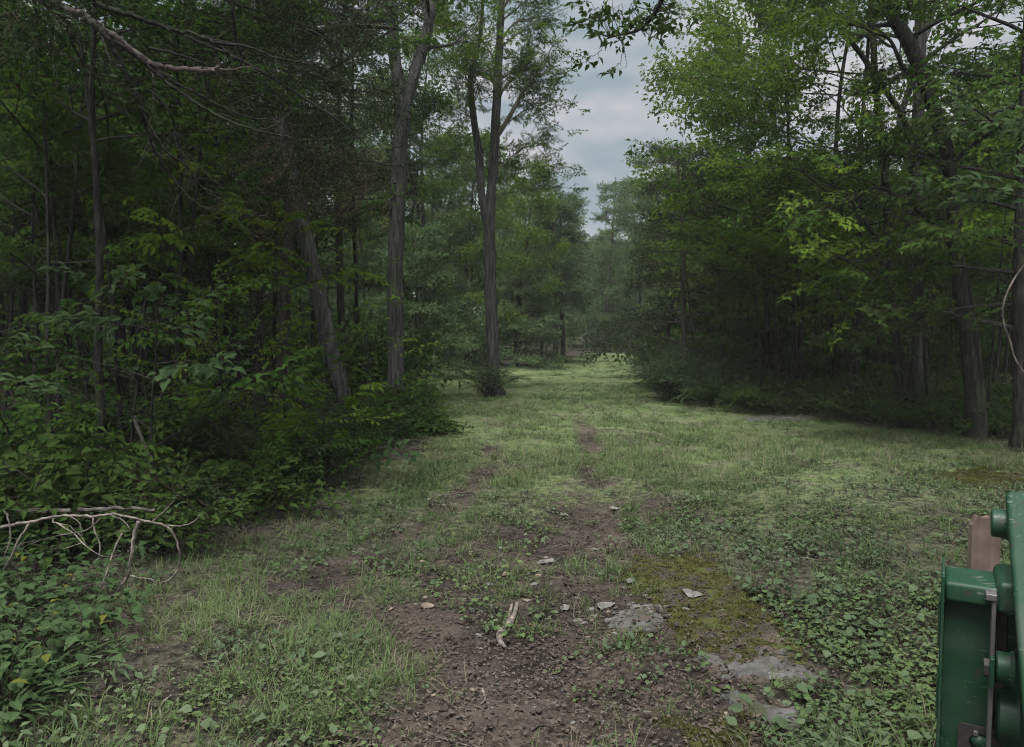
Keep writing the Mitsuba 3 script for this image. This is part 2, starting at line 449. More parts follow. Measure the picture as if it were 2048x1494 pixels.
for k in range(3):
    broad_spray(f'spray_light_{k}', 'leaf_light', 20 + k)
    broad_spray(f'spray_mid_{k}', 'leaf_mid', 30 + k)
    broad_spray(f'spray_deep_{k}', 'leaf_deep', 40 + k, L=0.09)
    broad_spray(f'spray_cool_{k}', 'leaf_cool', 50 + k, L=0.085, W=0.05)
    compound_spray(f'compound_light_{k}', 'leaf_light', 60 + k)
    compound_spray(f'compound_mid_{k}', 'leaf_mid', 65 + k)
    cedar_spray(f'cedar_green_{k}', 'leaf_cedar', 70 + k)
    clump(f'clump_light_{k}', 'leaf_fresh', 80 + k)
    clump(f'clump_yellow_{k}', 'leaf_light', 180 + k)
    clump(f'clump_mid_{k}', 'leaf_mid', 85 + k)
    clump(f'clump_cool_{k}', 'leaf_haze_tint', 90 + k)
    clump(f'clump_deep_{k}', 'leaf_deep', 95 + k)
for k in range(2):
    cedar_spray(f'cedar_dead_{k}', 'leaf_dead', 100 + k, dead=True, n_side=11, W=0.005)
    broad_spray(f'fine_mid_{k}', 'leaf_mid', 110 + k, L=.08, W=.045, per=3, fine=True)
    broad_spray(f'fine_light_{k}', 'leaf_light', 113 + k, L=.085, W=.05, per=3, fine=True)
    cedar_spray(f'cedar_far_{k}', 'leaf_cedar', 120 + k, length=0.9, n_side=12, L=0.13, W=0.028)
    cedar_spray(f'cedar_bluefar_{k}', 'leaf_haze_tint', 124 + k, length=0.9, n_side=12, L=0.13, W=0.03)


# ------------------------------------------------------------------ trees
def put_sprays(key, kinds, pos, dirs, scale, up=(0, 0, 1), tilt=0.5):
    pos, dirs = np.asarray(pos, float), np.asarray(dirs, float)
    n = len(pos)
    if n == 0:
        return
    which = rng.integers(0, len(kinds), n)
    ups = unit(np.asarray(up, float) + rng.normal(0, tilt, (n, 3)))
    m = frames(pos, dirs, ups, scale * rng.uniform(0.75, 1.3, n))
    for k, g in enumerate(kinds):
        if (which == k).any():
            scatter(key, g, m[which == k])


def limb_and_twigs(p0, d0, length, r0, pull, n_sub, gap, wob=0.10, sub_len=0.45, flat=True, start=0.25):
    """One limb with its side branches: (tube meshes, spray positions, spray directions)."""
    n = max(4, int(length / 0.35))
    path = wander(p0, d0, length, n, wob, pull)
    rad = np.linspace(r0, 0.006, len(path))
    tubes, pos, dirs = [tube(path, rad, 5)], [], []
    sp = smooth_path(path, 60)
    for i in range(n_sub):
        t = start + (1 - start) * (i + rng.uniform(0, .7)) / n_sub
        k = min(58, int(t * 59))
        d = unit(sp[k + 1] - sp[k])
        side = unit(np.cross(d, [0, 0, 1.0])) * (1 if i % 2 else -1)
        dd = unit(d * rng.uniform(.5, 1) + side * rng.uniform(.6, 1.1) + [0, 0, rng.normal(0.05, .12 if flat else .4)])
        ln = length * sub_len * rng.uniform(.6, 1.1) * (1.15 - .7 * t)
        sub = wander(sp[k], dd, ln, max(3, int(ln / 0.3)), wob * 1.1, np.asarray(pull) * .6)
        tubes.append(tube(sub, np.linspace(max(0.004, r0 * (1 - t) * .55), 0.004, len(sub)), 4))
        m = max(2, int(ln / gap))
        ss = smooth_path(sub, 40)
        for j in range(m):
            u = 0.2 + 0.8 * (j + rng.uniform(0, .9)) / m
            k2 = min(38, int(u * 39))
            e = unit(ss[k2 + 1] - ss[k2])
            sd = np.cross(e, [0, 0, 1.0]) * (1 if j % 2 else -1)
            pos.append(ss[k2])
            dirs.append(unit(e + sd * rng.uniform(.2, 1.0)))
        pos.append(sub[-1])
        dirs.append(unit(sub[-1] - sub[-2]))
    pos.append(path[-1])
    dirs.append(unit(path[-1] - path[-2]))
    return tubes, pos, dirs


def random_tree(name, label, cat, group, x, y, h, r, kinds, crown0=0.35, spread=2.2, n_limbs=12, rise=0.5, pull=(0, 0, 0.1), gap=0.42, scale=1.0,
                lean=0.03, bark='bark_dark', sub=4, droop=False, sparse_low=0, sides=8, azim=None, shape='round'):
    key = thing(name, label, cat, group)
    p0 = onground(x, y) - [0, 0, .15]
    path = wander(p0, (rng.normal(0, lean), rng.normal(0, lean), 1), h, max(6, int(h / 0.8)), 0.035, (0, 0, .6))
    rad = r * np.linspace(1.0, 0.14, len(path)) ** 0.8
    rad[0] *= 1.35
    part(key, 'trunk', tube(smooth_path(path, len(path) * 2), np.interp(np.linspace(0, 1, len(path) * 2), np.linspace(0, 1, len(path)), rad), sides, 0.12, rng.integers(99)), bark, smooth=True)
    sp = smooth_path(path, 120)
    tubes, pos, dirs = [], [], []
    for i in range(n_limbs):
        t = crown0 + (1 - crown0) * (i + rng.uniform(0, .8)) / n_limbs
        k = min(118, int(t * 119))
        u = (t - crown0) / (1 - crown0)
        prof = {'round': math.sin(math.pi * min(1, 0.18 + 0.8 * u)) ** 0.7, 'cone': 1.05 - 0.9 * u, 'top': 0.5 + .6 * math.sin(math.pi * u)}[shape]
        a = i * 2.4 + rng.uniform(-.5, .5) if azim is None else rng.normal(azim[0], azim[1])
        ln = max(0.5, spread * prof * rng.uniform(.75, 1.2))
        el = rise * (0.6 + .7 * u)
        tb, ps, ds = limb_and_twigs(sp[k], (math.cos(a), math.sin(a), el), ln, max(0.012, r * .38 * (1 - .6 * t)), pull, sub, gap)
        tubes += tb
        pos += ps
        dirs += ds
    part(key, 'limbs', join(tubes), bark)
    if droop:
        dirs = [unit(d + [0, 0, -.35]) for d in dirs]
    put_sprays(key + '__crown', kinds, pos, dirs, scale)
    return key


SPR = lambda s: [f'{s}_{k}' for k in range(3)]
SPR2 = lambda s: [f'{s}_{k}' for k in range(2)]


# ------------------------------------------------------------------ the ground sheet
def ground():
    a = np.linspace(-1, 1, 460)
    xs = np.sinh(a * 4.6) / np.sinh(4.6) * 160
    b = np.linspace(0, 1, 420)
    ys = np.concatenate([[-40, -20, -10, -4, -1, 0.6], 1.6 + (np.exp(b * 4.3) - 1) / (np.exp(4.3) - 1) * 230])
    X, Y = np.meshgrid(xs, ys)
    ld = lawn_dist(X, Y)
    inside = np.clip(ld / 0.8 + 0.5, 0, 1)
    bare = bareness(X, Y)
    near = np.clip((16 - Y) / 10, 0, 1) * np.clip((9 - np.abs(X)) / 4, 0, 1)
    Z = zg(X, Y) - 0.05 * np.clip(1 - seg_dist(X, Y, RUT_R) / 0.3, 0, 1) * (Y < 20) - 0.035 * np.clip(1 - seg_dist(X, Y, RUT_L) / 0.25, 0, 1) * (Y < 20)
    q = np.stack([X, Y, 0 * X], -1)
    Z = Z + near * (0.042 * (nfbm(q * 9, 3, 21) - 0.5) + 0.05 * (nfbm(q * 2.6, 2, 22) - .5)) + (1 - inside) * 0.08 * (nfbm(q * 1.1, 3, 23) - 0.3)
    grass = np.clip(inside * (1 - 0.9 * bare), 0, 1) * np.clip((Y - 3) / 9, .28, 1)
    ny, nx = X.shape
    i, j = np.meshgrid(np.arange(ny - 1), np.arange(nx - 1), indexing='ij')
    F = np.stack([i * nx + j, i * nx + j + 1, (i + 1) * nx + j + 1, (i + 1) * nx + j], -1).reshape(-1, 4)
    V = np.stack([X, Y, Z], -1).reshape(-1, 3)
    return (V, F), np.stack([grass.ravel(), np.clip(bare, 0, 1).ravel()], 1)


def soil_fn(p, n, uv):
    f = mikit.fbm(p.x * 22, p.y * 22, 0.0, 3)
    g = mikit.fbm(p.x * 2.3, p.y * 2.3, 3.0, 3)
    h = mikit.noise(p.x * 95, p.y * 95, 0.0)
    litter = mikit.mix((0.016, 0.016, 0.012), (0.074, 0.064, 0.049), dr.clip(f * 1.5 - 0.25 + (h - .5) * .5, 0, 1))
    soil = mikit.mix((0.021, 0.0165, 0.0145), (0.092, 0.071, 0.060), dr.clip((g - 0.25) * 1.3 + (f - .5) * 0.7 + (h - .5) * .3, 0, 1))
    green = mikit.mix((0.056, 0.082, 0.031), (0.125, 0.158, 0.066), dr.clip(f * 0.8 + g * 0.7 - .3, 0, 1))
    thatch = mikit.mix((0.07, 0.066, 0.045), (0.15, 0.135, 0.10), f)
    green = mikit.mix(green, thatch, mikit.smoothstep(0.5, 0.78, mikit.fbm(p.x * 5, p.y * 5, 8.0, 2)) * 0.6)
    c = mikit.mix(litter, soil, mikit.smoothstep(0.2, 0.6, uv.y))
    return mikit.mix(c, green, mikit.smoothstep(0.25, 0.75, uv.x + (f - .5) * .5))


def soil_bump(p, n, uv):
    return mikit.fbm(p.x * 30, p.y * 30, 0.0, 3) * 0.02


scene['soil'] = {'type': 'bumpmap', 'scale': 1.0, 'arbitrary': pr(soil_bump, 4e-3), 'inner': {'type': 'principled', 'base_color': pr(soil_fn), 'roughness': 0.95, 'specular': 0.2}}
g_mesh, g_uv = ground()
GX, GY = np.unique(g_mesh[0][:, 0]), np.unique(g_mesh[0][:, 1])
GZ = g_mesh[0][:, 2].reshape(len(GY), len(GX))
from scipy.interpolate import RegularGridInterpolator
_surf = RegularGridInterpolator((GY, GX), GZ, bounds_error=False, fill_value=0.0)


def surf(x, y):
    return _surf(np.stack([np.asarray(y, float), np.asarray(x, float)], -1))


whole('ground', 'leaf-strewn soil and thin turf of the forest clearing and its track', None, g_mesh, 'soil', kind='structure', smooth=True, uv=g_uv)
del labels['ground']['label']


def pixpath(pts, n=None):
    """Points given as (x, y, depth) in picture coordinates and metres: places on a path at its own depth."""
    p = np.array([P(*q) for q in pts])
    return smooth_path(p, n or len(p) * 5)


def trunk_part(key, pts, radii, bark, name='trunk', sides=18, ridge=0.14, label=None, n=None):
    p = pixpath(pts, n or len(pts) * 9)
    r = np.interp(np.linspace(0, 1, len(p)), np.linspace(0, 1, len(radii)), radii)
    if name == 'trunk':
        arc = np.concatenate([[0], np.cumsum(np.linalg.norm(np.diff(p, axis=0), axis=1))])
        r = r * (1 + .45 * np.exp(-np.maximum(arc - .1, 0) / .16))
    part(key, name, tube(p, r, sides, ridge, rng.integers(99), freq=11), bark, label=label, smooth=35)
    return p, r


def bark_plates(key, path, radii, n, t0, t1, bark='bark_shag'):
    """Long loose plates of shaggy bark, free at the lower end, on the side that the trunk shows and round about."""
    for i in range(n):
        t = rng.uniform(t0, t1)
        k = int(t * (len(path) - 3)) + 1
        ax = unit(path[k + 1] - path[k - 1])
        a = rng.uniform(0, 2 * math.pi)
        o = unit(np.cross(ax, [math.cos(a), math.sin(a), 0.1]))
        s = np.cross(ax, o)
        L, W, th = rng.uniform(.16, .46), rng.uniform(.025, .06), 0.008
        r = radii[k]
        rows = []
        for u, out in ((0, .0), (.35, .002), (.75, .012), (1, rng.uniform(.02, .05))):
            c = path[k] + o * (r * 1.0 + out) - ax * L * u
            w = W * (1, 1.05, .9, .6)[len(rows) // 4] * .5
            rows += [c - s * w, c + s * w, c + s * w + o * th, c - s * w + o * th]
        q = []
        for b in range(3):
            for e in range(4):
                q.append([b * 4 + e, b * 4 + (e + 1) % 4, b * 4 + 4 + (e + 1) % 4, b * 4 + 4 + e])
        q += [[3, 2, 1, 0], [12, 13, 14, 15]]
        part(key, 'bark_plate', (np.array(rows), np.array(q)), bark)


def crown_limbs(key, path, radii, ts, kinds, length, scale=1.0, rise=0.7, sub=5, gap=0.45, bark='bark_dark', pull=(0, 0, .15), azim=None, name='limb'):
    pos, dirs = [], []
    for i, t in enumerate(ts):
        k = min(len(path) - 2, max(1, int(t * (len(path) - 1))))
        a = i * 2.4 + rng.uniform(-.6, .6) if azim is None else rng.normal(*azim)
        tb, ps, ds = limb_and_twigs(path[k], (math.cos(a), math.sin(a), rise * rng.uniform(.6, 1.3)), length * rng.uniform(.7, 1.2), max(.014, radii[k] * .4), pull, sub, gap)
        part(key, name, join(tb), bark)
        pos += ps
        dirs += ds
    put_sprays(key + '__crown', kinds, pos, dirs, scale)


# ------------------------------------------------------------------ the hickories by the track
H1 = thing('hickory_tree', 'forked shaggy grey trunk at the left edge of the track, splitting high up', 'tree', 'tall shaggy hickories along the track')
d = 14.2
p, r = trunk_part(H1, [(797, 850, d), (793, 780, d), (791, 680, d), (790, 560, d), (795, 430, d), (799, 320, d), (806, 215, d)], [.175, .15, .15, .15, .145, .145, .15], 'bark_shag')
bark_plates(H1, p, r, 46, .06, .95)
pl, rl = trunk_part(H1, [(806, 225, d), (795, 160, d), (787, 90, d), (783, 0, d), (776, -140, d), (780, -320, d), (770, -520, d)], [.125, .115, .11, .10, .09, .07, .03], 'bark_shag', 'fork')
bark_plates(H1, pl, rl, 10, .1, .5)
p2, r2 = trunk_part(H1, [(806, 225, d), (828, 150, d + .1), (848, 85, d + .2), (862, 20, d + .3), (880, -80, d + .5), (905, -260, d + .8), (930, -480, d + 1)], [.12, .105, .10, .095, .085, .065, .03], 'bark_shag', 'fork')
bark_plates(H1, p2, r2, 10, .1, .5)
crown_limbs(H1, pl, rl, np.linspace(.45, 1, 9), SPR('spray_mid'), 2.6, 1.15, azim=(2.6, 1.0))
crown_limbs(H1, p2, r2, np.linspace(.3, 1, 9), SPR('spray_light'), 2.4, 1.1, azim=(1.2, 1.2))

H2 = thing('hickory_tree', 'leaning shaggy trunk with long peeling bark plates at the left of the track', 'tree', 'tall shaggy hickories along the track')
d = 11.3
p, r = trunk_part(H2, [(712, 905, d), (700, 850, d), (684, 780, d), (664, 710, d), (645, 630, d), (627, 545, d), (608, 455, d), (590, 375, d + .1), (572, 290, d + .2), (548, 180, d + .4), (520, 50, d + .6), (490, -120, d + .8), (470, -330, d + 1)],
                 [0.131, 0.11, 0.11, 0.117, 0.117, 0.114, 0.11, 0.103, 0.096, 0.089, 0.083, 0.062, 0.028], 'bark_shag')
bark_plates(H2, p, r, 60, .03, .72)
crown_limbs(H2, p, r, np.linspace(.74, 1, 8), SPR('spray_mid'), 2.6, 1.1)

H3 = thing('hickory_tree', 'tall airy hickory standing alone in the mown grass with several slender upper stems', 'tree', 'tall shaggy hickories along the track')
d = 20.2
p, r = trunk_part(H3, [(990, 792, d), (987, 760, d), (985, 680, d), (982, 600, d), (979, 520, d), (979, 440, d), (984, 370, d), (989, 290, d), (993, 210, d), (998, 110, d), (1003, 0, d), (1006, -120, d), (1012, -260, d)],
                 [.22, .175, .165, .165, .16, .15, .125, .125, .115, .10, .09, .06, .03], 'bark_shag')
bark_plates(H3, p, r, 40, .02, .5)
pb, rb = trunk_part(H3, [(981, 530, d), (977, 470, d - .06), (969, 425, d - .1), (962, 380, d - .1), (958, 310, d), (948, 240, d), (941, 172, d), (950, 120, d), (962, 60, d), (965, -30, d), (960, -150, d)],
                   [.08, .10, .105, .10, .10, .09, .08, .06, .05, .04, .02], 'bark_shag', 'stem', sides=12, ridge=.1)
EXTRA3 = [([(992, 275), (1015, 240), (1040, 195), (1062, 160), (1082, 140), (1105, 90)], .075), ([(985, 365), (1000, 350), (1020, 340)], .03), ([(994, 200), (985, 165), (960, 150), (945, 140)], .03),
          ([(998, 188), (1018, 165), (1042, 140), (1052, 130)], .035), ([(1000, 160), (1020, 145), (1035, 130)], .03), ([(992, 130), (975, 95), (955, 78), (930, 70)], .035), ([(1003, 80), (1020, 55), (1040, 42), (1080, 34), (1110, 30)], .035),
          ([(949, 245), (930, 225), (915, 220)], .025), ([(960, 345), (930, 320), (900, 310)], .025), ([(941, 172), (925, 140), (905, 100)], .03), ([(1003, 20), (1040, -30), (1090, -60)], .04), ([(965, -10), (930, -50), (890, -70)], .03),
          ([(1040, 195), (1070, 215), (1100, 240)], .02), ([(986, 350), (1040, 300), (1085, 290)], .02), ([(985, 390), (1050, 380), (1100, 370)], .018)]
pos, dirs = [], []
for pts, r0 in EXTRA3:
    dd = rng.uniform(-.8, .8)
    q = pixpath([(a, b, d + dd * i / len(pts)) for i, (a, b) in enumerate(pts)], len(pts) * 5)
    tb = [tube(q, np.linspace(r0, .008, len(q)), 6)]
    for i in range(int(3 + 8 * r0 / .04)):
        k = rng.integers(len(q) // 4, len(q) - 1)
        dv = unit(unit(q[k + 1] - q[k]) * .6 + rng.normal(0, .6, 3) + [0, 0, .25])
        sb = wander(q[k], dv, rng.uniform(.5, 1.2), 4, .12, (0, 0, .1))
        tb.append(tube(sb, np.linspace(.01, .004, len(sb)), 4))
        for j in range(3):
            pos.append(sb[1 + j] + rng.normal(0, .08, 3))
            dirs.append(unit(sb[-1] - sb[0] + rng.normal(0, .5, 3)))
    part(H3, 'limb', join(tb), 'bark_pale')
for stem, tt in ((p, np.linspace(.62, 1, 9)), (pb, np.linspace(.5, 1, 5))):
    for t in tt:
        k = min(len(stem) - 2, int(t * (len(stem) - 1)))
        a = rng.uniform(0, 6.28)
        tb, ps, ds = limb_and_twigs(stem[k], (math.cos(a), math.sin(a), .8), rng.uniform(1.2, 2.2), .03, (0, 0, .1), 4, .55)
        part(H3, 'limb', join(tb), 'bark_pale')
        pos += ps
        dirs += ds
more = rng.integers(0, len(pos), len(pos) // 2)
pos = pos + [pos[i] + rng.normal(0, .22, 3) for i in more]
dirs = dirs + [unit(rng.normal(0, 1, 3) * [1, 1, .4]) for i in more]
put_sprays(H3 + '__crown', SPR('spray_mid') + SPR('spray_light')[:2], pos, dirs, .75)

# ------------------------------------------------------------------ the dark maples at the right
R1 = thing('maple_tree', 'nearest dark curving trunk at the right, bending left at the top', 'tree', 'dark maples along the right of the clearing')
d = 11.6
p1, r1 = trunk_part(R1, [(1950, 895, d), (1946, 830, d), (1938, 720, d), (1924, 610, d), (1912, 500, d), (1906, 400, d), (1893, 300, d), (1872, 230, d), (1850, 165, d), (1820, 90, d), (1790, 40, d), (1765, -5, d), (1725, -90, d), (1670, -230, d), (1600, -420, d)],
                   [.155, .115, .105, .10, .10, .095, .095, .10, .10, .10, .095, .09, .08, .06, .03], 'bark_dark')
p1b, r1b = trunk_part(R1, [(1968, 885, d - .1), (1962, 780, d), (1955, 700, d), (1944, 610, d + .05), (1930, 545, d + .1)], [.07, .055, .05, .045, .03], 'bark_dark', 'stem', sides=12)
LIMBS1 = [([(1908, 500), (1880, 460), (1840, 425), (1800, 395), (1762, 376), (1725, 385), (1690, 400), (1650, 420)], .05, -0.6), ([(1762, 378), (1765, 350), (1770, 310), (1760, 270)], .022, -.3), ([(1855, 170), (1810, 140), (1780, 80), (1745, 68), (1700, 80)], .04, -.5),
          ([(1905, 480), (1860, 478), (1830, 480), (1790, 500), (1750, 505)], .03, -1.2), ([(1900, 330), (1960, 280), (2010, 250), (2080, 230)], .04, -1.0), ([(1905, 390), (1960, 375), (2020, 380), (2080, 350)], .03, -1.6)]
pos, dirs = [], []
for pts, r0, dd in LIMBS1:
    q = pixpath([(a, b, d + dd * i / len(pts)) for i, (a, b) in enumerate(pts)], len(pts) * 5)
    tb = [tube(q, np.linspace(r0, .008, len(q)), 7)]
    for i in range(9):
        k = rng.integers(len(q) // 3, len(q) - 1)
        dv = unit(unit(q[k + 1] - q[k]) * .8 + rng.normal(0, .7, 3) * [1, 1, .4])
        sb = wander(q[k], dv, rng.uniform(.6, 1.5), 4, .12, (0, 0, -.1))
        tb.append(tube(sb, np.linspace(.012, .004, len(sb)), 4))
        for j in range(2):
            pos.append(sb[min(4, 2 + 2 * j)] + rng.normal(0, .06, 3))
            dirs.append(unit(sb[-1] - sb[0] + rng.normal(0, .4, 3) * [1, 1, .3]))
    part(R1, 'limb', join(tb), 'bark_dark')
put_sprays(R1 + '__crown', SPR('spray_mid') + SPR('spray_light'), pos, dirs, 1.0)
crown_limbs(R1, p1, r1, np.linspace(.66, 1, 8), SPR('spray_mid') + SPR('spray_light'), 2.2, 1.0, rise=.35, sub=5, azim=(.2, 1.0))

R2 = thing('maple_tree', 'clump of thin dark stems from one base, one long stem arching left', 'tree', 'dark maples along the right of the clearing')
d = 13.4
stems = [([(1800, 860), (1795, 780), (1788, 690), (1780, 560), (1774, 440), (1766, 310), (1752, 180), (1745, 40), (1740, -100)], [.07, .065, .065, .06, .06, .06, .055, .05, .02]),
         ([(1812, 858), (1806, 760), (1792, 640), (1772, 560), (1752, 480), (1715, 420), (1690, 380)], [.06, .05, .05, .045, .04, .03, .01]),
         ([(1822, 858), (1830, 700), (1834, 560), (1830, 400), (1822, 285), (1800, 226), (1757, 161), (1720, 106), (1687, 66), (1655, 25), (1600, -60)], [.075, .06, .055, .05, .05, .05, .05, .045, .04, .03, .01]),
         ([(1808, 856), (1815, 800), (1838, 640), (1850, 520), (1880, 420), (1890, 350)], [.045, .04, .04, .035, .03, .01])]
paths2 = [trunk_part(R2, [(a, b, d + .05 * i) for a, b in pts], rr, 'bark_dark', 'stem', sides=10) for i, (pts, rr) in enumerate(stems)]
for q, rr in paths2[:3]:
    crown_limbs(R2, q, rr, np.linspace(.5, 1, 5), SPR('spray_light') + SPR('spray_mid')[:1], 2.2, 1.0, rise=.25, sub=5, pull=(0, 0, -.05))

R3 = thing('grey_barked_tree', 'straight grey trunk behind the clump of thin stems on the right', 'tree')
p3, r3 = trunk_part(R3, [(1832, 838, 15.2), (1830, 700, 15.2), (1829, 560, 15.2), (1832, 400, 15.2), (1836, 250, 15.2), (1840, 100, 15.2), (1842, -60, 15.2), (1845, -300, 15.2)], [.16, .13, .12, .12, .115, .11, .10, .05], 'bark_shag')
p3b, r3b = trunk_part(R3, [(1833, 360, 15.2), (1808, 300, 15.3), (1800, 240, 15.4), (1815, 190, 15.5), (1835, 120, 15.6), (1865, 30, 15.8), (1890, -80, 16)], [.07, .07, .065, .06, .06, .05, .03], 'bark_shag', 'limb', sides=10)
crown_limbs(R3, p3, r3, np.linspace(.7, 1, 8), SPR('spray_mid'), 2.6, 1.1)

R5 = thing('maple_tree', 'thick dark trunk at the right edge with a pale vine hanging in front', 'tree', 'dark maples along the right of the clearing')
p5, r5 = trunk_part(R5, [(2048, 900, 10.4), (2042, 760, 10.4), (2040, 600, 10.4), (2044, 420, 10.4), (2052, 200, 10.4), (2060, 0, 10.4), (2064, -200, 10.4)], [.13, .095, .09, .085, .08, .07, .04], 'bark_dark')
crown_limbs(R5, p5, r5, np.linspace(.28, 1, 14), SPR('spray_deep') + SPR('spray_mid')[:1], 2.2, 1.0, rise=.2, pull=(0, 0, -.1), azim=(2.9, .8))

# small maples whose layered sprays hang over the clearing from the right
for (bx, by, dd, h, spread, az, kinds, lab) in [
        (1700, 838, 14.6, 8.5, 2.8, (3.2, .9), SPR('spray_light'), 'small maple with layered yellow-green leaves reaching left over the clearing'),
        (1600, 832, 16.6, 8.0, 3.0, (3.4, .9), SPR('spray_light') + SPR('spray_mid')[:1], 'small maple behind the cedar bush, pale layered leaves above head height'),
        (1590, 824, 19.5, 11.0, 2.9, (3.3, 1.4), SPR('spray_light') + SPR('spray_mid')[:1], 'tall leafy maple whose airy top edges the strip of sky'),
        (1650, 828, 18.0, 13.0, 3.2, (3.1, 1.3), SPR('spray_mid') + SPR('spray_light')[:2], 'tall mid-green maple rising over the right side of the clearing'),
        (1470, 800, 24.0, 12.5, 3.2, (3.3, 1.4), SPR('clump_light') + SPR('clump_mid')[:1], 'pale green tree beyond the cedar on the right, nearest to the strip of sky')]:
    x, y = P(bx, by, dd)[:2]
    random_tree('maple_tree', lab, 'tree', 'small maples right of the track', x, y, h, .075, kinds, crown0=.26, spread=spread, n_limbs=13, rise=.45, pull=(0, 0, 0), scale=1.05 if 'clump' not in kinds[0] else .9, azim=az, sub=5, gap=.40 if h < 10 else .58)

# ------------------------------------------------------------------ the woods behind: each tree a thing of its own
SIL = np.array([(-4000, -600), (0, -150), (250, 60), (360, 40), (500, -20), (700, -100), (840, -100), (900, -120), (935, 90), (965, 230), (1010, 270), (1080, 290), (1125, 345), (1150, 410), (1172, 455), (1192, 430), (1205, 345), (1250, 285), (1290, 230), (1330, 225), (1400, 260), (1550, 320), (1740, 330), (1850, 180), (1960, -50), (2300, -300), (6000, -600)], float)


def height_limit(x, y, spread):
    px = 1024 + FPX * (x + np.array([-1, -.5, 0, .5, 1]) * spread) / y
    top = np.interp(px, SIL[:, 0], SIL[:, 1]).max()
    return EYE + (HOR - top) / FPX * y - float(zg(x, y)) - .022 * y


# middle distance: trees that stand out one by one
for (px, dd, h, spread, kinds, lab, kw) in [
        (872, 34, 15.0, 2.7, SPR('clump_yellow'), 'yellow-green tree between the forked hickory and the lone hickory', dict(scale=.62)),
        (1030, 33, 9.5, 2.1, SPR('clump_yellow')[:2] + SPR('clump_light')[:1], 'yellow-green young tree just right of the lone hickory', dict(scale=.62)),
        (838, 37, 17.0, 3.0, SPR('clump_light') + SPR('clump_mid')[:1], 'mid-green tree filling the gap right of the forked hickory', dict(scale=.75)),
        (925, 39, 15.0, 2.8, SPR('clump_yellow') + SPR('clump_light')[:1], 'soft grey-green tree seen behind the lone hickory', dict(scale=.8)),
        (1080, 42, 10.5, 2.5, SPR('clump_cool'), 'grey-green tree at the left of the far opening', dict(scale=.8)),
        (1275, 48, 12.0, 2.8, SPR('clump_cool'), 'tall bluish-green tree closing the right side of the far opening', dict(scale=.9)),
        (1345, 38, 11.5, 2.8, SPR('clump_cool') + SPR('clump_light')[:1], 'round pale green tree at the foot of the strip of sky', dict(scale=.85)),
        (1420, 31, 11.0, 2.8, SPR('clump_light') + SPR('clump_mid')[:1], 'bright green tree over the dark cedar on the right', dict(scale=.78))]:
    x, y = P(px, 700, dd)[:2]
    h = min(h, height_limit(x, y, spread * .6))
    random_tree('broadleaf_tree', lab, 'tree', None, x, y, h, .11, kinds, crown0=.12, spread=spread, n_limbs=20, rise=.45, sub=4, gap=.65, **kw)

# cedars
for (px, dd, h, r, spread, c0, far, lab) in [
        (1372, 19.5, 6.6, .085, 1.9, .18, False, 'dark cedar with a bare straight trunk standing behind the bush on the right'),
        (1330, 26, 7.5, .09, 2.0, .12, True, 'brownish cedar with drooping boughs left of the bare cedar trunk'),
        (1112, 37, 8.0, .15, 1.3, .38, True, 'dark double cedar at the end of the grass, left of the far opening'),
        (1126, 37.6, 8.6, .13, 1.3, .38, True, 'slimmer dark cedar pressed against the double cedar at the end of the grass'),
        (1205, 52, 12.2, .12, 2.0, .15, True, 'dark pointed cedar at the right of the notch of sky'),
        (885, 35, 4.4, .06, 2.3, .05, True, 'low blue-green cedar with sweeping boughs left of the lone hickory'),
        (1035, 33, 5.0, .06, 2.0, .05, True, 'low blue-green cedar right behind the lone hickory'),
        (835, 26, 5.4, .07, 1.6, .10, True, 'blue-green cedar beside the forked hickory')]:
    x, y = P(px, 700, dd)[:2]
    low = 'low blue' in lab or 'blue-green' in lab or px in (1112, 1126, 1205)
    random_tree('cedar_tree', lab, 'tree', 'cedars along the track', x, y, h, r, (SPR2('cedar_bluefar') if low else SPR2('cedar_far')) if far else SPR('cedar_green'), crown0=c0, spread=spread, n_limbs=24 if far else 28,
                rise=.12, pull=(0, 0, -.18), scale=.8 if far else .9, bark='bark_cedar', sub=5, gap=.36 if far else .3, shape='cone')

# cedars that close the far end of the lane
for i, px in enumerate((1145, 1172, 1198, 1226, 1254, 1282)):
    x, y = P(px, 700, 62 + 4 * (i % 2))[:2]
    lab = ['first', 'second', 'third', 'fourth', 'fifth', 'sixth'][i] + ' from the left of the dark cedars closing the far end of the lane'
    random_tree('cedar_tree', lab, 'tree', 'cedars closing the far end of the lane', x, y, max(4, min(9, height_limit(x, y, 1.2))), .10, SPR2('cedar_far') + SPR('clump_cool')[:1], crown0=.12, spread=2.0, n_limbs=20, rise=.15, pull=(0, 0, -.15), bark='bark_cedar', sub=4, gap=.5, scale=1.1, shape='cone')

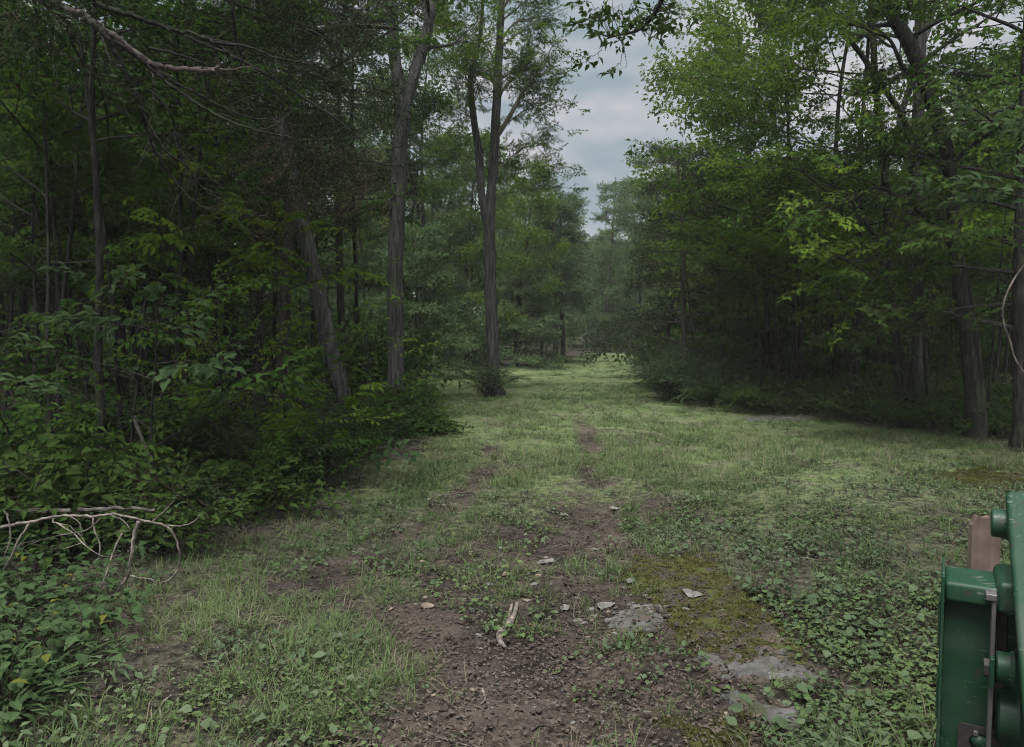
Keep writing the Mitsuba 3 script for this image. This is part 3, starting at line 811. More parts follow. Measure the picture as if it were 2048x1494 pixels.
# the left wood, nearest trunks laid out one by one
LEFT_TRUNKS = [(204, 7.4, 8, .044, 'bark_dark', 'slender dark trunk standing alone among saplings at the left', SPR('spray_mid'), .55),
               (72, 15.5, 11, .13, 'bark_cedar', 'thick cedar trunk deep in the wood at the far left', SPR('cedar_green'), .55),
               (4, 12.5, 11, .12, 'bark_cedar', 'grey cedar trunk cut by the left edge of the picture', SPR('cedar_green'), .5),
               (112, 17.5, 9, .05, 'bark_dark', 'thin pole of a tree right of the thick cedar at the far left', SPR('spray_mid'), .5),
               (282, 14.5, 9, .05, 'bark_dark', 'thin dark pole between the saplings at the left', SPR('spray_mid'), .5),
               (435, 15.0, 10, .055, 'bark_dark', 'slim dark trunk second from the leaning hickory', SPR('cedar_green'), .45),
               (462, 15.6, 10, .05, 'bark_dark', 'slim dark trunk nearest to the leaning hickory on its left', SPR('cedar_green'), .45),
               (500, 14.0, 10, .10, 'bark_cedar', 'crooked dark cedar trunk half hidden behind bright leaves', SPR('cedar_green'), .42),
               (683, 17.0, 11, .10, 'bark_cedar', 'dark trunk seen between the leaning and the forked hickory', SPR('cedar_green'), .42),
               (712, 17.8, 11, .06, 'bark_dark', 'thin trunk just left of the forked hickory', SPR('spray_deep'), .4)]
for px, dd, h, r, bark, lab, kinds, c0 in LEFT_TRUNKS:
    x, y = P(px, 700, dd)[:2]
    random_tree('cedar_tree' if 'cedar' in lab else 'forest_tree', lab, 'tree', 'trunks of the left wood', x, y, h, r, kinds, crown0=c0, spread=2.0, n_limbs=20, rise=.15, pull=(0, 0, -.15), bark=bark, sub=4, gap=.38, sides=12, scale=1.0,
                shape='cone' if 'cedar' in kinds[0] else 'round')


def wood(n, y0, y1, side, seed):
    """Places for trees in the wood: spread out, off the grass, within a little more than the picture's width."""
    r = np.random.default_rng(seed)
    out = []
    for _ in range(6000):
        y = math.sqrt(r.uniform(y0 ** 2, y1 ** 2))
        x = r.uniform(-.74 * y - 2, .74 * y + 2)
        if (side < 0) != (x < 0.09 * y) or lawn_dist(np.array([x]), np.array([y]))[0] > -1.3 - .065 * y:
            continue
        if all((x - a) ** 2 + (y - b) ** 2 > (0.055 * y + .35) ** 2 for a, b in out):
            out.append((x, y))
        if len(out) == n:
            break
    return out


NEAR_TREES = {}


def fill(n, y0, y1, side, seed, mix, label, group, far):
    for x, y in wood(n, y0, y1, side, seed):
        if 570 < 1024 + FPX * x / y < 870 and y < 15 or 800 < 1024 + FPX * x / y < 1010 and y < 37:
            continue
        kind = mix[rng.integers(len(mix))]
        sp = rng.uniform(1.5, 2.4) * (1.25 if far else 1)
        h = min(rng.uniform(9, 14) if far else rng.uniform(6.5, 9), height_limit(x, y, sp * .7))
        if h < 2.2:
            continue
        ced = 'cedar' in kind
        lab = label.replace('KIND', 'cedar' if ced else 'tree')
        key = random_tree('cedar_tree' if ced else 'forest_tree', lab, 'tree', group + (' cedars' if ced else ' broadleaf trees'), x, y, h, rng.uniform(.04, .11), SPR2(kind) if kind.startswith(('cedar_far', 'cedar_blue')) else SPR(kind),
                    crown0=rng.uniform(.3, .45) if not far else rng.uniform(.15, .3), spread=sp, n_limbs=11 if far else 14, rise=.12 if ced else .4, pull=(0, 0, -.15 if ced else 0), bark='bark_cedar' if ced else 'bark_dark',
                    sub=3 if far else 4, gap=.75 if far else .5, scale=1.05 if far else 1.15, shape='cone' if ced else 'round', sides=7)
        if not far:
            NEAR_TREES[key] = (x, y)


fill(28, 12, 24, -1, 3, ['cedar_green', 'cedar_green', 'spray_deep', 'spray_mid'], 'slim dark KIND trunk inside the shaded left wood', 'left wood', False)
fill(13, 14, 24, 1, 4, ['cedar_green', 'spray_mid', 'spray_mid', 'spray_light'], 'slim dark KIND trunk inside the shaded right wood', 'right wood', False)
fill(40, 24, 48, -1, 5, ['cedar_far', 'clump_mid', 'clump_deep', 'clump_cool'], 'distant KIND deep in the left wood', 'far left wood', True)
fill(28, 24, 48, 1, 6, ['cedar_far', 'clump_mid', 'clump_light', 'clump_cool'], 'distant KIND deep in the right wood', 'far right wood', True)
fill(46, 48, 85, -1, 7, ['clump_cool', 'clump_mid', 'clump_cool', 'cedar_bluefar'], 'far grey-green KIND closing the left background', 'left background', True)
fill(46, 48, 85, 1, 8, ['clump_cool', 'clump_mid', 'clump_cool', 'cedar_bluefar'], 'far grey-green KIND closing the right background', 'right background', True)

# ------------------------------------------------------------------ saplings, bushes and thickets
for k in range(2):
    broad_spray(f'bush_cool_{k}', 'leaf_cool', 130 + k, n_side=6, L=.06, W=.035, length=.55, per=4, flat=.5)
    broad_spray(f'bush_mid_{k}', 'leaf_mid', 134 + k, n_side=6, L=.065, W=.04, length=.5, per=4, flat=.45)
    broad_spray(f'bush_deep_{k}', 'leaf_deep', 138 + k, n_side=6, L=.08, W=.045, length=.55, per=4, flat=.4)
    broad_spray(f'big_deep_{k}', 'leaf_deep', 142 + k, n_side=5, L=.12, W=.065, length=.45, per=3, flat=.35, fine=True)
    broad_spray(f'big_cool_{k}', 'leaf_cool', 146 + k, n_side=5, L=.12, W=.07, length=.45, per=3, flat=.35, fine=True)
    broad_spray(f'fine_yellow_{k}', 'leaf_light', 150 + k, n_side=7, L=.055, W=.026, length=.5, per=6, flat=.4)


def shrub(name, label, cat, group, x, y, h, spread, n, kinds, scale=1.0, arch=.5, low=.25, bark='bark_dark', r0=.008, up=.9, per=7):
    key = thing(name, label, cat, group)
    base = np.array([x, y, float(surf(x, y).item()) - .03])
    tubes, pos, dirs = [], [], []
    for i in range(n):
        a = rng.uniform(0, 6.283)
        s = spread * math.sqrt(rng.uniform(.05, 1))
        ln = math.hypot(h * rng.uniform(.65, 1.05), s)
        d0 = unit([math.cos(a) * s / h * (1 - arch * .5), math.sin(a) * s / h * (1 - arch * .5), up])
        st = wander(base + [math.cos(a) * .06, math.sin(a) * .06, 0], d0, ln, 6, .09, (math.cos(a) * arch * s / h, math.sin(a) * arch * s / h, -arch))
        tubes.append(tube(st, np.linspace(r0 * rng.uniform(.7, 1.2), .003, len(st)), 4))
        ss = smooth_path(st, 30)
        m = max(3, int(per * rng.uniform(.8, 1.2)))
        for j in range(m):
            u = low + (1 - low) * (j + rng.uniform(0, .9)) / m
            k = min(28, int(u * 29))
            b = rng.uniform(0, 6.283)
            e = unit(ss[k + 1] - ss[k])
            pos.append(ss[k])
            dirs.append(unit(e * .5 + [math.cos(b), math.sin(b), rng.normal(.1, .2)]))
    part(key, 'stems', join(tubes), bark, kind=None)
    put_sprays(key + '__foliage', kinds, pos, dirs, scale, tilt=.3)
    return key


def sapling(px, dd, top, label, kinds, spread=.8, n=9, r=.016, low=.3, scale=1.0, group='leafy saplings in the left thicket', lean=(0, 0)):
    x, y = P(px, 700, dd)[:2]
    h = EYE + (HOR - top) / FPX * dd - float(zg(x, y))
    key = thing('sapling', label, 'sapling', group)
    st = wander((x, y, float(zg(x, y)) - .05), (lean[0], lean[1], 1), h, 8, .04, (0, 0, .3))
    part(key, 'stem', tube(smooth_path(st, 20), np.linspace(r, .004, 20), 6), 'bark_dark', smooth=True)
    ss = smooth_path(st, 60)
    tubes, pos, dirs = [], [], []
    for i in range(n):
        u = low + (1 - low) * (i + rng.uniform(0, .6)) / n
        k = min(58, int(u * 59))
        a = i * 2.4 + rng.uniform(-.4, .4)
        ln = spread * (1.15 - .75 * (u - low) / (1 - low)) * rng.uniform(.7, 1.15)
        b = wander(ss[k], (math.cos(a), math.sin(a), .45), ln, 4, .1, (0, 0, -.15))
        tubes.append(tube(b, np.linspace(.007, .003, len(b)), 4))
        m = max(1, int(ln / .40))
        for j in range(m):
            pos.append(b[1] + (b[-1] - b[1]) * (j + rng.uniform(0, .6)) / m)
            dirs.append(unit((b[-1] - b[0]) + rng.normal(0, .35, 3)))
        pos.append(b[-1])
        dirs.append(unit(b[-1] - b[-2]))
    part(key, 'branches', join(tubes), 'bark_dark')
    put_sprays(key + '__foliage', kinds, pos, dirs, scale, tilt=.2)
    return key


C3, M3 = SPR('compound_light'), SPR('compound_mid')
sapling(185, 9.6, 125, 'tall sapling with bright compound leaves held high at the upper left', C3, .75, 6, .022, .66)
sapling(345, 8.6, 310, 'sapling with bright feathery leaves under the bare drooping branches', C3, .85, 6, .018, .55)
sapling(555, 8.3, 425, 'bright yellow-green sprig in front of the leaning hickory', C3, .45, 5, .012, .72, lean=(.08, 0))
sapling(315, 6.6, 590, 'sapling with broad pale glossy leaves at the middle of the left thicket', SPR2('big_cool') + SPR2('fine_mid'), .8, 9, .014, .35)
sapling(250, 7.4, 540, 'sapling with smooth oval leaves beside the slender dark trunk', SPR2('big_cool') + M3[:1], .7, 5, .014, .4)
sapling(455, 7.4, 590, 'small tree with fine yellow-green leaves in the left thicket', SPR2('fine_yellow'), .9, 12, .014, .3)
sapling(500, 9.0, 560, 'yellow-green sapling left of the foot of the leaning hickory', SPR2('fine_light') + SPR2('fine_yellow'), .75, 9, .015, .3)
sapling(500, 7.6, 740, 'dim green sapling in front of the crooked cedar', M3 + SPR2('fine_mid'), .6, 5, .012, .25)
sapling(640, 8.4, 800, 'low bright sapling at the foot of the leaning hickory', C3 + SPR2('big_cool')[:1], .6, 6, .010, .3)
sapling(735, 12.4, 400, 'maple sapling with wide leaves between the leaning and the forked hickory', SPR2('fine_light') + SPR2('fine_mid'), .65, 9, .02, .3, 1.15)
sapling(420, 9.5, 420, 'dim leafy sapling behind the fine-leaved one at the left', M3, .8, 6, .016, .35)
sapling(110, 8.2, 620, 'sapling with drooping dark leaves at the far left', SPR2('big_deep') + M3[:1], .9, 9, .014, .3)
sapling(30, 7.2, 640, 'leafy sapling cut by the left edge of the picture', SPR2('fine_mid') + SPR2('big_deep'), .9, 9, .014, .3)
sapling(735, 11.6, 640, 'green sapling between the feet of the two shaggy hickories', M3 + SPR2('fine_mid'), .5, 5, .015, .3)
sapling(730, 10.6, 780, 'leafy sapling right of the foot of the leaning hickory', SPR2('fine_mid'), .6, 8, .01, .2)
sapling(2110, 8.4, 210, 'sapling with pale broad leaves reaching in at the right edge', SPR2('big_cool'), 1.2, 7, .016, .72, 1.0, group='leafy saplings at the right edge')
sapling(2190, 7.2, 90, 'sapling with hanging broad leaves in the upper right', SPR2('big_cool') + SPR2('fine_mid')[:1], 1.1, 10, .018, .6, 1.1, group='leafy saplings at the right edge')
sapling(1440, 21, 560, 'young maple with pale leaves in front of the right wood', SPR('spray_light'), 1.5, 12, .025, .3, group='leafy saplings at the right edge')
sapling(1560, 17, 610, 'young tree with layered leaves under the small maples on the right', SPR('spray_mid'), 1.4, 12, .02, .3, group='leafy saplings at the right edge')
sapling(1870, 12.5, 660, 'dark leafy sapling between the thin-stemmed clump and the curving trunk', SPR('spray_deep'), 1.0, 10, .015, .2, group='leafy saplings at the right edge')

for px, dd, h, look in [(612, 8.9, .5, 'dark low plant with pointed leaves left of'), (655, 9.6, .42, 'mid-green low bush just in front of'), (700, 10.3, .38, 'small ragged shrub right at'), (738, 11.0, .5, 'low shrub a step to the right of'), (775, 11.8, .45, 'low leafy bush between the forked hickory and'), (570, 8.2, .6, 'taller leafy shrub well to the left of')]:
    x, y = P(px, 700, dd)[:2]
    shrub('bush', look + ' the foot of the leaning hickory', 'bush', None, x, y, h, h * 1.1, 12, SPR2('bush_mid') + SPR2('bush_deep')[:1] + SPR2('bush_cool')[:1], .9, per=6, arch=.6, low=.1)

# named bushes
x, y = P(985, 700, 20.0)[:2]
shrub('bush', 'grey-green bush round the foot of the lone hickory', 'bush', None, x - .1, y - .35, 1.0, .75, 30, SPR2('bush_cool'), .75, per=6)
x, y = P(960, 700, 20.6)[:2]
shrub('bush', 'upright leafy suckers at the left of the lone hickory', 'bush', None, x, y, 1.5, .4, 8, SPR2('bush_mid'), .7, arch=.1, per=6)
for px, dd, h, s, lab in [(1365, 18.0, 1.4, 1.3, 'arching blue-green honeysuckle bush bulging into the grass on the right'), (1420, 17.2, 1.1, 1.2, 'lower end of the honeysuckle thicket nearest to the bare cedar trunk'), (1345, 21.5, 1.6, 1.1, 'blue-green bush behind the honeysuckle on the right')]:
    x, y = P(px, 700, dd)[:2]
    shrub('honeysuckle_bush', lab, 'bush', 'honeysuckle bushes at the right of the grass', x, y, h, s, 40, SPR2('bush_cool'), 1.0, arch=.8, per=8, low=.15)
for px, dd, h, s, lab in [(885, 33.5, 1.0, 1.4, 'low bush left of the lone hickory at the back of the grass'), (815, 14.8, .7, .3, 'leafy weeds at the right of the forked hickory'), (790, 13.5, .65, .45, 'dense bush at the foot of the forked hickory'),
                          (750, 12.7, .55, .5, 'bush between the two shaggy hickories at the left'), (825, 12.2, .3, .3, 'low green plant at the corner of the grass by the forked hickory')]:
    x, y = P(px, 700, dd)[:2]
    shrub('bush', lab, 'bush', None, x, y, h, s, 26, SPR2('bush_cool') if px > 880 else SPR2('bush_mid') + SPR2('bush_deep')[:1], .95, per=7, arch=.6)


KINDS = [('dark small-leaved', SPR2('bush_deep')), ('mid-green', SPR2('bush_mid')), ('grey-green', SPR2('bush_cool')), ('broad-leaved', SPR2('big_deep')), ('feathery-leaved', SPR('compound_mid')[:2]), ('fine-leaved', SPR2('fine_mid'))]
WHERE = {}



def poles(n, side, y0, y1, px0, px1, label, group, kinds, seed):
    r = np.random.default_rng(seed)
    got = []
    for _ in range(8000):
        if len(got) == n:
            break
        y = r.uniform(y0, y1)
        px = r.uniform(px0, px1)
        x = (px - 1024) / FPX * y
        if lawn_dist(np.array([x]), np.array([y]))[0] > -.5 or any((x - a) ** 2 + (y - b) ** 2 < .5 for a, b in got) or (side < 0 and y < 11.6 and px > 400):
            continue
        got.append((x, y))
        key = random_tree('young_tree', label, 'tree', group, x, y, r.uniform(3.8, 7.5), r.uniform(.018, .042), kinds, crown0=r.uniform(.35, .6), spread=r.uniform(.7, 1.3), n_limbs=7, rise=.5, sub=2, gap=.45, scale=.9, lean=.09, sides=6)
        NEAR_TREES[key] = (x, y)


poles(34, 1, 12, 22, 1400, 2060, 'thin dark stem of a young tree in the right wood', 'thin stems of the right wood', SPR('spray_mid') + SPR('spray_deep')[:1], 21)
poles(26, -1, 7.5, 15, -60, 540, 'thin dark stem of a young tree in the left wood', 'thin stems of the left wood', SPR('spray_mid')[:2] + SPR('spray_deep')[:1], 22)


def thicket(side, n, y0, y1, band, label, group, kinds, hs, seed, per=6, stems=14, seal=None):
    r = np.random.default_rng(seed)
    got = []
    for _ in range(20000):
        if len(got) == n:
            break
        y = r.uniform(y0, y1)
        x = r.uniform(-.74 * y - 1.5, .74 * y + 1.5)
        if (side < 0) != (x < .09 * y):
            continue
        ld = -lawn_dist(np.array([x]), np.array([y]))[0]
        if side < 0 and (590 < 1024 + FPX * x / y < 850 and y < 14 or y < 5.6 and x > -4.6):
            continue
        if not band[0] < ld < band[1] or any((x - a) ** 2 + (y - b) ** 2 < (.28 + .02 * y) ** 2 for a, b in got):
            continue
        got.append((x, y))
        h = r.uniform(*hs) * (0.6 + .4 * min(1, ld / 1.5))
        look, kd = kinds[r.integers(len(kinds))]
        key = shrub('understory_shrub', f'{look} {label}', 'shrub', f'{look} {group}', x, y, h, h * r.uniform(.5, .9), stems, kd, r.uniform(.8, 1.1), per=per, low=.12)
        WHERE[key] = (x, y)


thicket(-1, 11, 4.6, 12, (.25, 1.6), 'shrub on the front edge of the left thicket', 'front shrubs of the left thicket', KINDS[:4], (.25, .6), 1, stems=7)
thicket(-1, 22, 5.5, 17, (1.5, 9), 'shrub inside the left thicket', 'inner shrubs of the left thicket', KINDS, (.5, 1.4), 2, stems=6)
thicket(1, 56, 9, 23, (-.1, 4), 'low shrub under the trees on the right', 'low shrubs of the right wood', KINDS[:3], (.35, .9), 3, stems=8)
thicket(-1, 42, 17, 34, (1, 26), 'leafy shrub far back in the left wood', 'far shrubs of the left wood', [('dim', SPR('clump_deep')[:1] + SPR('clump_mid')[:1])], (1.2, 2.6), 4, per=4, stems=8)
thicket(1, 42, 20, 38, (1, 28), 'leafy shrub far back in the right wood', 'far shrubs of the right wood', [('dim', SPR('clump_deep')[:1] + SPR('clump_mid')[:1])], (1.2, 2.6), 5, per=4, stems=8)

# the far-off wood that reads as one mass behind everything
labels['distant_woods'] = {'label': 'unbroken mass of far grey-green woods behind the trees', 'category': 'woods', 'kind': 'stuff'}
r_ = np.random.default_rng(77)
pos = []
for _ in range(9000):
    y = r_.uniform(40, 105)
    x = r_.uniform(-.8 * y, .8 * y)
    if lawn_dist(np.array([x]), np.array([y]))[0] > -3.6:
        continue
    hl = max(2.5, min(9.0, height_limit(x, y, 1.0)))
    pos.append((x, y, float(zg(x, y)) + r_.uniform(0, 1) ** 1.1 * hl))
    if len(pos) > 3600:
        break
pos = np.array(pos)
far_dirs = unit(r_.normal(0, 1, (len(pos), 3)) * [1, 1, .2])
far_m = frames(pos, far_dirs, unit(r_.normal(0, .3, (len(pos), 3)) + [0, 0, 1]), r_.uniform(1.6, 2.6, len(pos)))
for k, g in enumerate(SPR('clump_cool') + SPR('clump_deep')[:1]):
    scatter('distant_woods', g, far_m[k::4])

# ------------------------------------------------------------------ bare cedar boughs that reach in from a tree outside the frame at the upper left
C1 = thing('cedar_tree', 'bare twisting boughs of a cedar reaching in from the top left corner', 'tree', 'cedars of the left wood')
q = smooth_path([onground(-4.6, 4.6) - [0, 0, .2], [-4.55, 4.6, 2], [-4.6, 4.65, 4.5], [-4.5, 4.7, 8.5]], 30)
part(C1, 'trunk', tube(q, np.linspace(.19, .07, 30), 16, .14, 4), 'bark_cedar', smooth=35)
BOUGHS = [([(-430, -300), (-200, -160), (-30, -60), (100, 5), (165, 32), (225, 72), (295, 122), (350, 138), (402, 141), (440, 135)], 5.2, .042, 'pale smooth bough, the thickest of the bare cedar boughs', 'dead_wood_dark'),
          ([(-430, -350), (-150, -190), (20, -90), (140, -35), (195, 8), (270, 34), (340, 58), (385, 68), (430, 84), (470, 120)], 5.4, .030, None, 'bark_dark'),
          ([(165, 36), (215, 75), (245, 135), (272, 190), (284, 225), (296, 268), (320, 318), (350, 364), (390, 405), (432, 424)], 5.0, .020, None, 'bark_dark'),
          ([(225, 80), (262, 105), (300, 135), (345, 175), (400, 210), (460, 243), (520, 262), (580, 275)], 5.3, .018, None, 'bark_dark'),
          ([(300, 130), (350, 165), (390, 185), (440, 212), (500, 235), (560, 238)], 5.6, .014, None, 'bark_dark'),
          ([(-430, -250), (-120, -120), (60, -20), (90, 10), (125, 35), (150, 58)], 5.0, .028, None, 'bark_dark'),
          ([(245, 135), (220, 120), (200, 60), (190, 40)], 5.1, .010, None, 'bark_dark'),
          ([(284, 225), (330, 300), (370, 330), (400, 370), (420, 390)], 5.2, .010, None, 'bark_dark'),
          ([(295, 95), (340, 105), (385, 118), (415, 130)], 5.5, .010, None, 'bark_dark'),
          ([(300, 180), (340, 225), (352, 270), (368, 330)], 5.3, .008, None, 'bark_dark'),
          ([(430, 84), (500, 95), (560, 118), (640, 130)], 5.9, .012, None, 'bark_dark'),
          ([(340, 60), (480, 120), (600, 190), (700, 260), (740, 300)], 6.5, .016, None, 'bark_dark'),
          ([(300, -60), (480, 10), (620, 60), (720, 130)], 7.0, .018, None, 'bark_dark'),
          ([(463, -30), (466, 30), (471, 78), (485, 120), (468, 137), (440, 150)], 6.0, .016, None, 'bark_dark')]
for pts, dd, r0, lab, bk in BOUGHS:
    q = pixpath([(a, b, dd + .08 * i) for i, (a, b) in enumerate(pts)], len(pts) * 6)
    q = q + rng.normal(0, r0 * .18, q.shape)
    tb = [tube(q, np.linspace(r0, max(.004, r0 * .3), len(q)), 8, .1, rng.integers(99))]
    for i in range(6):
        k = rng.integers(len(q) // 2, len(q) - 1)
        dv = unit(unit(q[k + 1] - q[k]) + rng.normal(0, .55, 3))
        sb = wander(q[k], dv, rng.uniform(.15, .6), 5, .22, (0, 0, -.1))
        tb.append(tube(sb, np.linspace(max(.003, r0 * .22), .0018, len(sb)), 4))
    part(C1, 'bough', join(tb), bk, label=lab)
# its own dead sprays and some living ones higher up
pos, dirs = [], []
for px, py, n, sx, sy, dd in [(430, 110, 5, 50, 20, 5.8), (560, 290, 4, 60, 25, 6.0), (450, 400, 3, 40, 20, 5.8)]:
    for _ in range(n):
        pos.append(P(px + rng.normal(0, sx), py + rng.normal(0, sy), dd + rng.normal(0, .3)))
        dirs.append(unit([rng.normal(0, .5), rng.normal(0, .4), -1]))
put_sprays(C1 + '__dead_sprays', SPR2('cedar_dead'), pos, dirs, .55, up=(.4, .3, .3))
pos, dirs = [], []
for _ in range(70):
    pos.append(P(rng.uniform(-150, 240), rng.uniform(-250, 90), 5.0 + rng.normal(.4, .5)))
    dirs.append(unit([rng.normal(.6, .5), rng.normal(0, .5), rng.normal(-.2, .2)]))
for k in range(270):
    pos.append(P(rng.uniform(330, 770) if k % 2 else rng.normal(575, 55), rng.triangular(-60, 60, 330) if k % 2 else rng.uniform(-40, 370), rng.uniform(6.6, 9.6)))
    dirs.append(unit([rng.normal(.5, .5), rng.normal(0, .5), rng.normal(-.35, .25)]))
put_sprays(C1 + '__crown', SPR('cedar_green'), pos, dirs, .85)

C2 = thing('cedar_tree', 'cedar hung with dead brown sprays beside the leaning hickory', 'tree', 'cedars of the left wood')
x, y = P(560, 700, 12.6)[:2]
q = smooth_path([onground(x, y) - [0, 0, .2], [x + .1, y, 2.2], [x + .25, y, 5], [x + .3, y, 9]], 30)
part(C2, 'trunk', tube(q, np.linspace(.13, .04, 30), 14, .14, 5), 'bark_cedar', smooth=35)
pos, dirs, tubes = [], [], []
for i in range(30):
    z = 4.4 + 4.2 * i / 30
    a = rng.uniform(-2.4, 1.2)
    b = wander([x + .2, y, z], (math.cos(a), math.sin(a), .1), rng.uniform(1.2, 2.6), 6, .1, (0, 0, -.25))
    tubes.append(tube(b, np.linspace(.018, .004, len(b)), 5))
    for j in range(7):
        pos.append(b[min(6, 1 + j % 6)] + rng.normal(0, .12, 3))
        dirs.append(unit(b[-1] - b[0] + rng.normal(0, .6, 3)))
part(C2, 'limbs', join(tubes), 'bark_cedar')
put_sprays(C2 + '__crown', SPR('cedar_green'), pos, dirs, .95)
pos, dirs = [], []
for px, py, n, sx, sy in [(590, 330, 26, 40, 45), (570, 180, 14, 40, 60), (680, 280, 22, 55, 22), (640, 305, 12, 45, 20), (730, 350, 12, 30, 25), (585, 440, 5, 25, 18), (560, 330, 8, 40, 30), (530, 520, 5, 22, 25), (470, 150, 8, 40, 30)]:
    for _ in range(n):
        pos.append(P(px + rng.normal(0, sx), py + rng.normal(0, sy), 10.7 + rng.normal(0, .3)))
        dirs.append(unit([rng.normal(0, .4), rng.normal(0, .3), -1]))
put_sprays(C2 + '__dead_sprays', SPR2('cedar_dead'), pos, dirs, 1.0, up=(.4, .3, .3))
q = pixpath([(520, 95, 12.2), (600, 72, 11.8), (670, 56, 11.6), (735, 52, 11.5), (790, 57, 11.5), (806, 62, 11.5)], 30)
part(C2, 'bough', tube(q, np.linspace(.06, .02, 30), 8, .1, 3), 'bark_dark')
q = pixpath([(715, 52, 11.5), (733, 35, 11.5), (735, 10, 11.5), (742, -40, 11.5)], 16)
part(C2, 'bough', tube(q, np.linspace(.025, .01, 16), 7, .1, 3), 'bark_dark')

# leaves of a tree behind the camera that hang into the top of the picture
O1 = thing('oak_tree', 'dark leafy twigs hanging into the top centre of the picture from a tree above', 'tree')
q = smooth_path([onground(3.9, -1.5) - [0, 0, .2], [3.8, -1.4, 2.5], [3.5, -1.0, 5.2], [3.3, -.5, 9]], 24)
part(O1, 'trunk', tube(q, np.linspace(.2, .08, 24), 14, .12, 8), 'bark_dark', smooth=35)
a = P(1300, 40, 7.0)
q = smooth_path([[3.5, -1.0, 5.2], [3.0, 1.5, 5.9], [2.4, 4.6, 5.6], a + [0.3, -.6, .5], a, a + [-.35, .1, -.12]], 40)
part(O1, 'limb', tube(q, np.linspace(.07, .006, 40), 7), 'bark_dark')
pos, dirs = [], []
for px, py, n, sx, sy in [(1240, 20, 9, 40, 25), (1300, 15, 9, 40, 15), (1190, 35, 5, 25, 25), (1340, 10, 4, 30, 15), (1215, 105, 1, 6, 4), (1240, 130, 2, 16, 5), (1280, 55, 3, 20, 12)]:
    for _ in range(n):
        pos.append(P(px + rng.normal(0, sx), py + rng.normal(0, sy), 7.0 + rng.normal(0, .25)))
        dirs.append(unit([rng.normal(-.5, .5), rng.normal(0, .5), rng.normal(-.35, .3)]))
tb = []
for c, e in zip(pos, dirs):
    k = np.argmin(np.linalg.norm(q - c, axis=1))
    tb.append(tube(smooth_path([q[k], (q[k] + c) / 2 + rng.normal(0, .04, 3), c], 8), np.linspace(.006, .002, 8), 4))
part(O1, 'twigs', join(tb), 'bark_dark')
broad_spray('oak_spray_0', 'leaf_deep', 170, n_side=4, L=.10, W=.05, length=.3, per=2, flat=.5, fine=True)
put_sprays(O1 + '__crown', ['oak_spray_0'], pos, dirs, .8, tilt=.5)
pos = rng.normal(0, 1, (60, 3)) * [1.6, 1.2, 1.0] + [4.2, -2.2, 8.6]
put_sprays(O1 + '__crown', SPR('clump_mid'), pos, unit(rng.normal(0, 1, (60, 3)) * [1, 1, .3]), .9)

# the hanging vine at the right edge
q = pixpath([(2075, 495, 9.8), (2050, 528, 9.8), (2030, 555, 9.8), (2013, 588, 9.8), (2005, 620, 9.8), (2009, 652, 9.8), (2020, 682, 9.8), (2028, 712, 9.8), (2041, 736, 9.8), (2056, 752, 9.8), (2075, 770, 9.9)], 60)
V1 = whole('vine', 'pale bare vine looping down in front of the thick trunk at the right edge', 'vine', tube(q, .012, 7), 'dead_wood', smooth=True)

# the dead branch at the lower left
B1 = thing('dead_branch', 'pale dead branch arching over the undergrowth at the lower left', 'branch')
DEAD = [([(-60, 1075), (0, 1056), (38, 1047), (62, 1044), (100, 1035), (138, 1032), (186, 1033), (224, 1028), (248, 1032), (275, 1038), (303, 1045), (330, 1051), (347, 1069), (358, 1097), (360, 1118), (354, 1142), (341, 1157), (318, 1168)], .011, .005),
        ([(57, 1048), (38, 1080), (26, 1107), (14, 1128), (0, 1160), (-8, 1190)], .008, .004), ([(186, 1036), (189, 1059), (200, 1093), (196, 1118), (179, 1138)], .006, .0025), ([(277, 1042), (268, 1069), (265, 1097), (260, 1128), (256, 1152), (240, 1175), (224, 1192)], .014, .007),
        ([(258, 1150), (275, 1155), (303, 1159), (313, 1166)], .006, .003), ([(9, 1022), (17, 1038), (20, 1060), (20, 1083), (10, 1110), (3, 1128)], .006, .003), ([(140, 1033), (158, 1045), (165, 1072)], .004, .002),
        ([(330, 1051), (360, 1052), (385, 1045), (400, 1030)], .005, .002), ([(303, 1045), (330, 1020), (350, 1000)], .004, .002), ([(220, 1030), (245, 1040), (260, 1060), (235, 1062)], .004, .002)]
for i, (pts, r0, r1) in enumerate(DEAD):
    q = pixpath([(a, b, 4.75 + .02 * k * (i == 0)) for k, (a, b) in enumerate(pts)], len(pts) * 5)
    q = q + rng.normal(0, .002, q.shape)
    part(B1, 'stem' if i == 0 else 'side_branch', tube(q, np.linspace(r0, r1, len(q)), 8, .15, i), 'dead_wood', smooth=True)
for k in range(5):
    key = thing('dead_branch', ['thin', 'forked', 'crooked', 'dark', 'broken'][k] + ' dead branch tangled behind the pale arching one at the lower left', 'branch', 'tangled dead branches at the lower left')
    for m in range(3):
        q = wander(P(rng.uniform(-40, 330), rng.uniform(990, 1090), rng.uniform(4.9, 5.6)), (rng.normal(0, 1), rng.normal(0, .4), rng.normal(-.1, .35)), rng.uniform(.5, 1.1), 8, .22, (0, 0, -.4)) if m == 0 else wander(q0[rng.integers(2, 7)], rng.normal(0, 1, 3) * [1, .5, .6], rng.uniform(.2, .5), 6, .25, (0, 0, -.5))
        q0 = q if m == 0 else q0
        part(key, 'stem' if m == 0 else 'side_branch', tube(smooth_path(q, 24), np.linspace(.007 if m == 0 else .004, .002, 24), 6, .15, k), 'dead_wood' if k % 2 else 'dead_wood_dark', smooth=True)
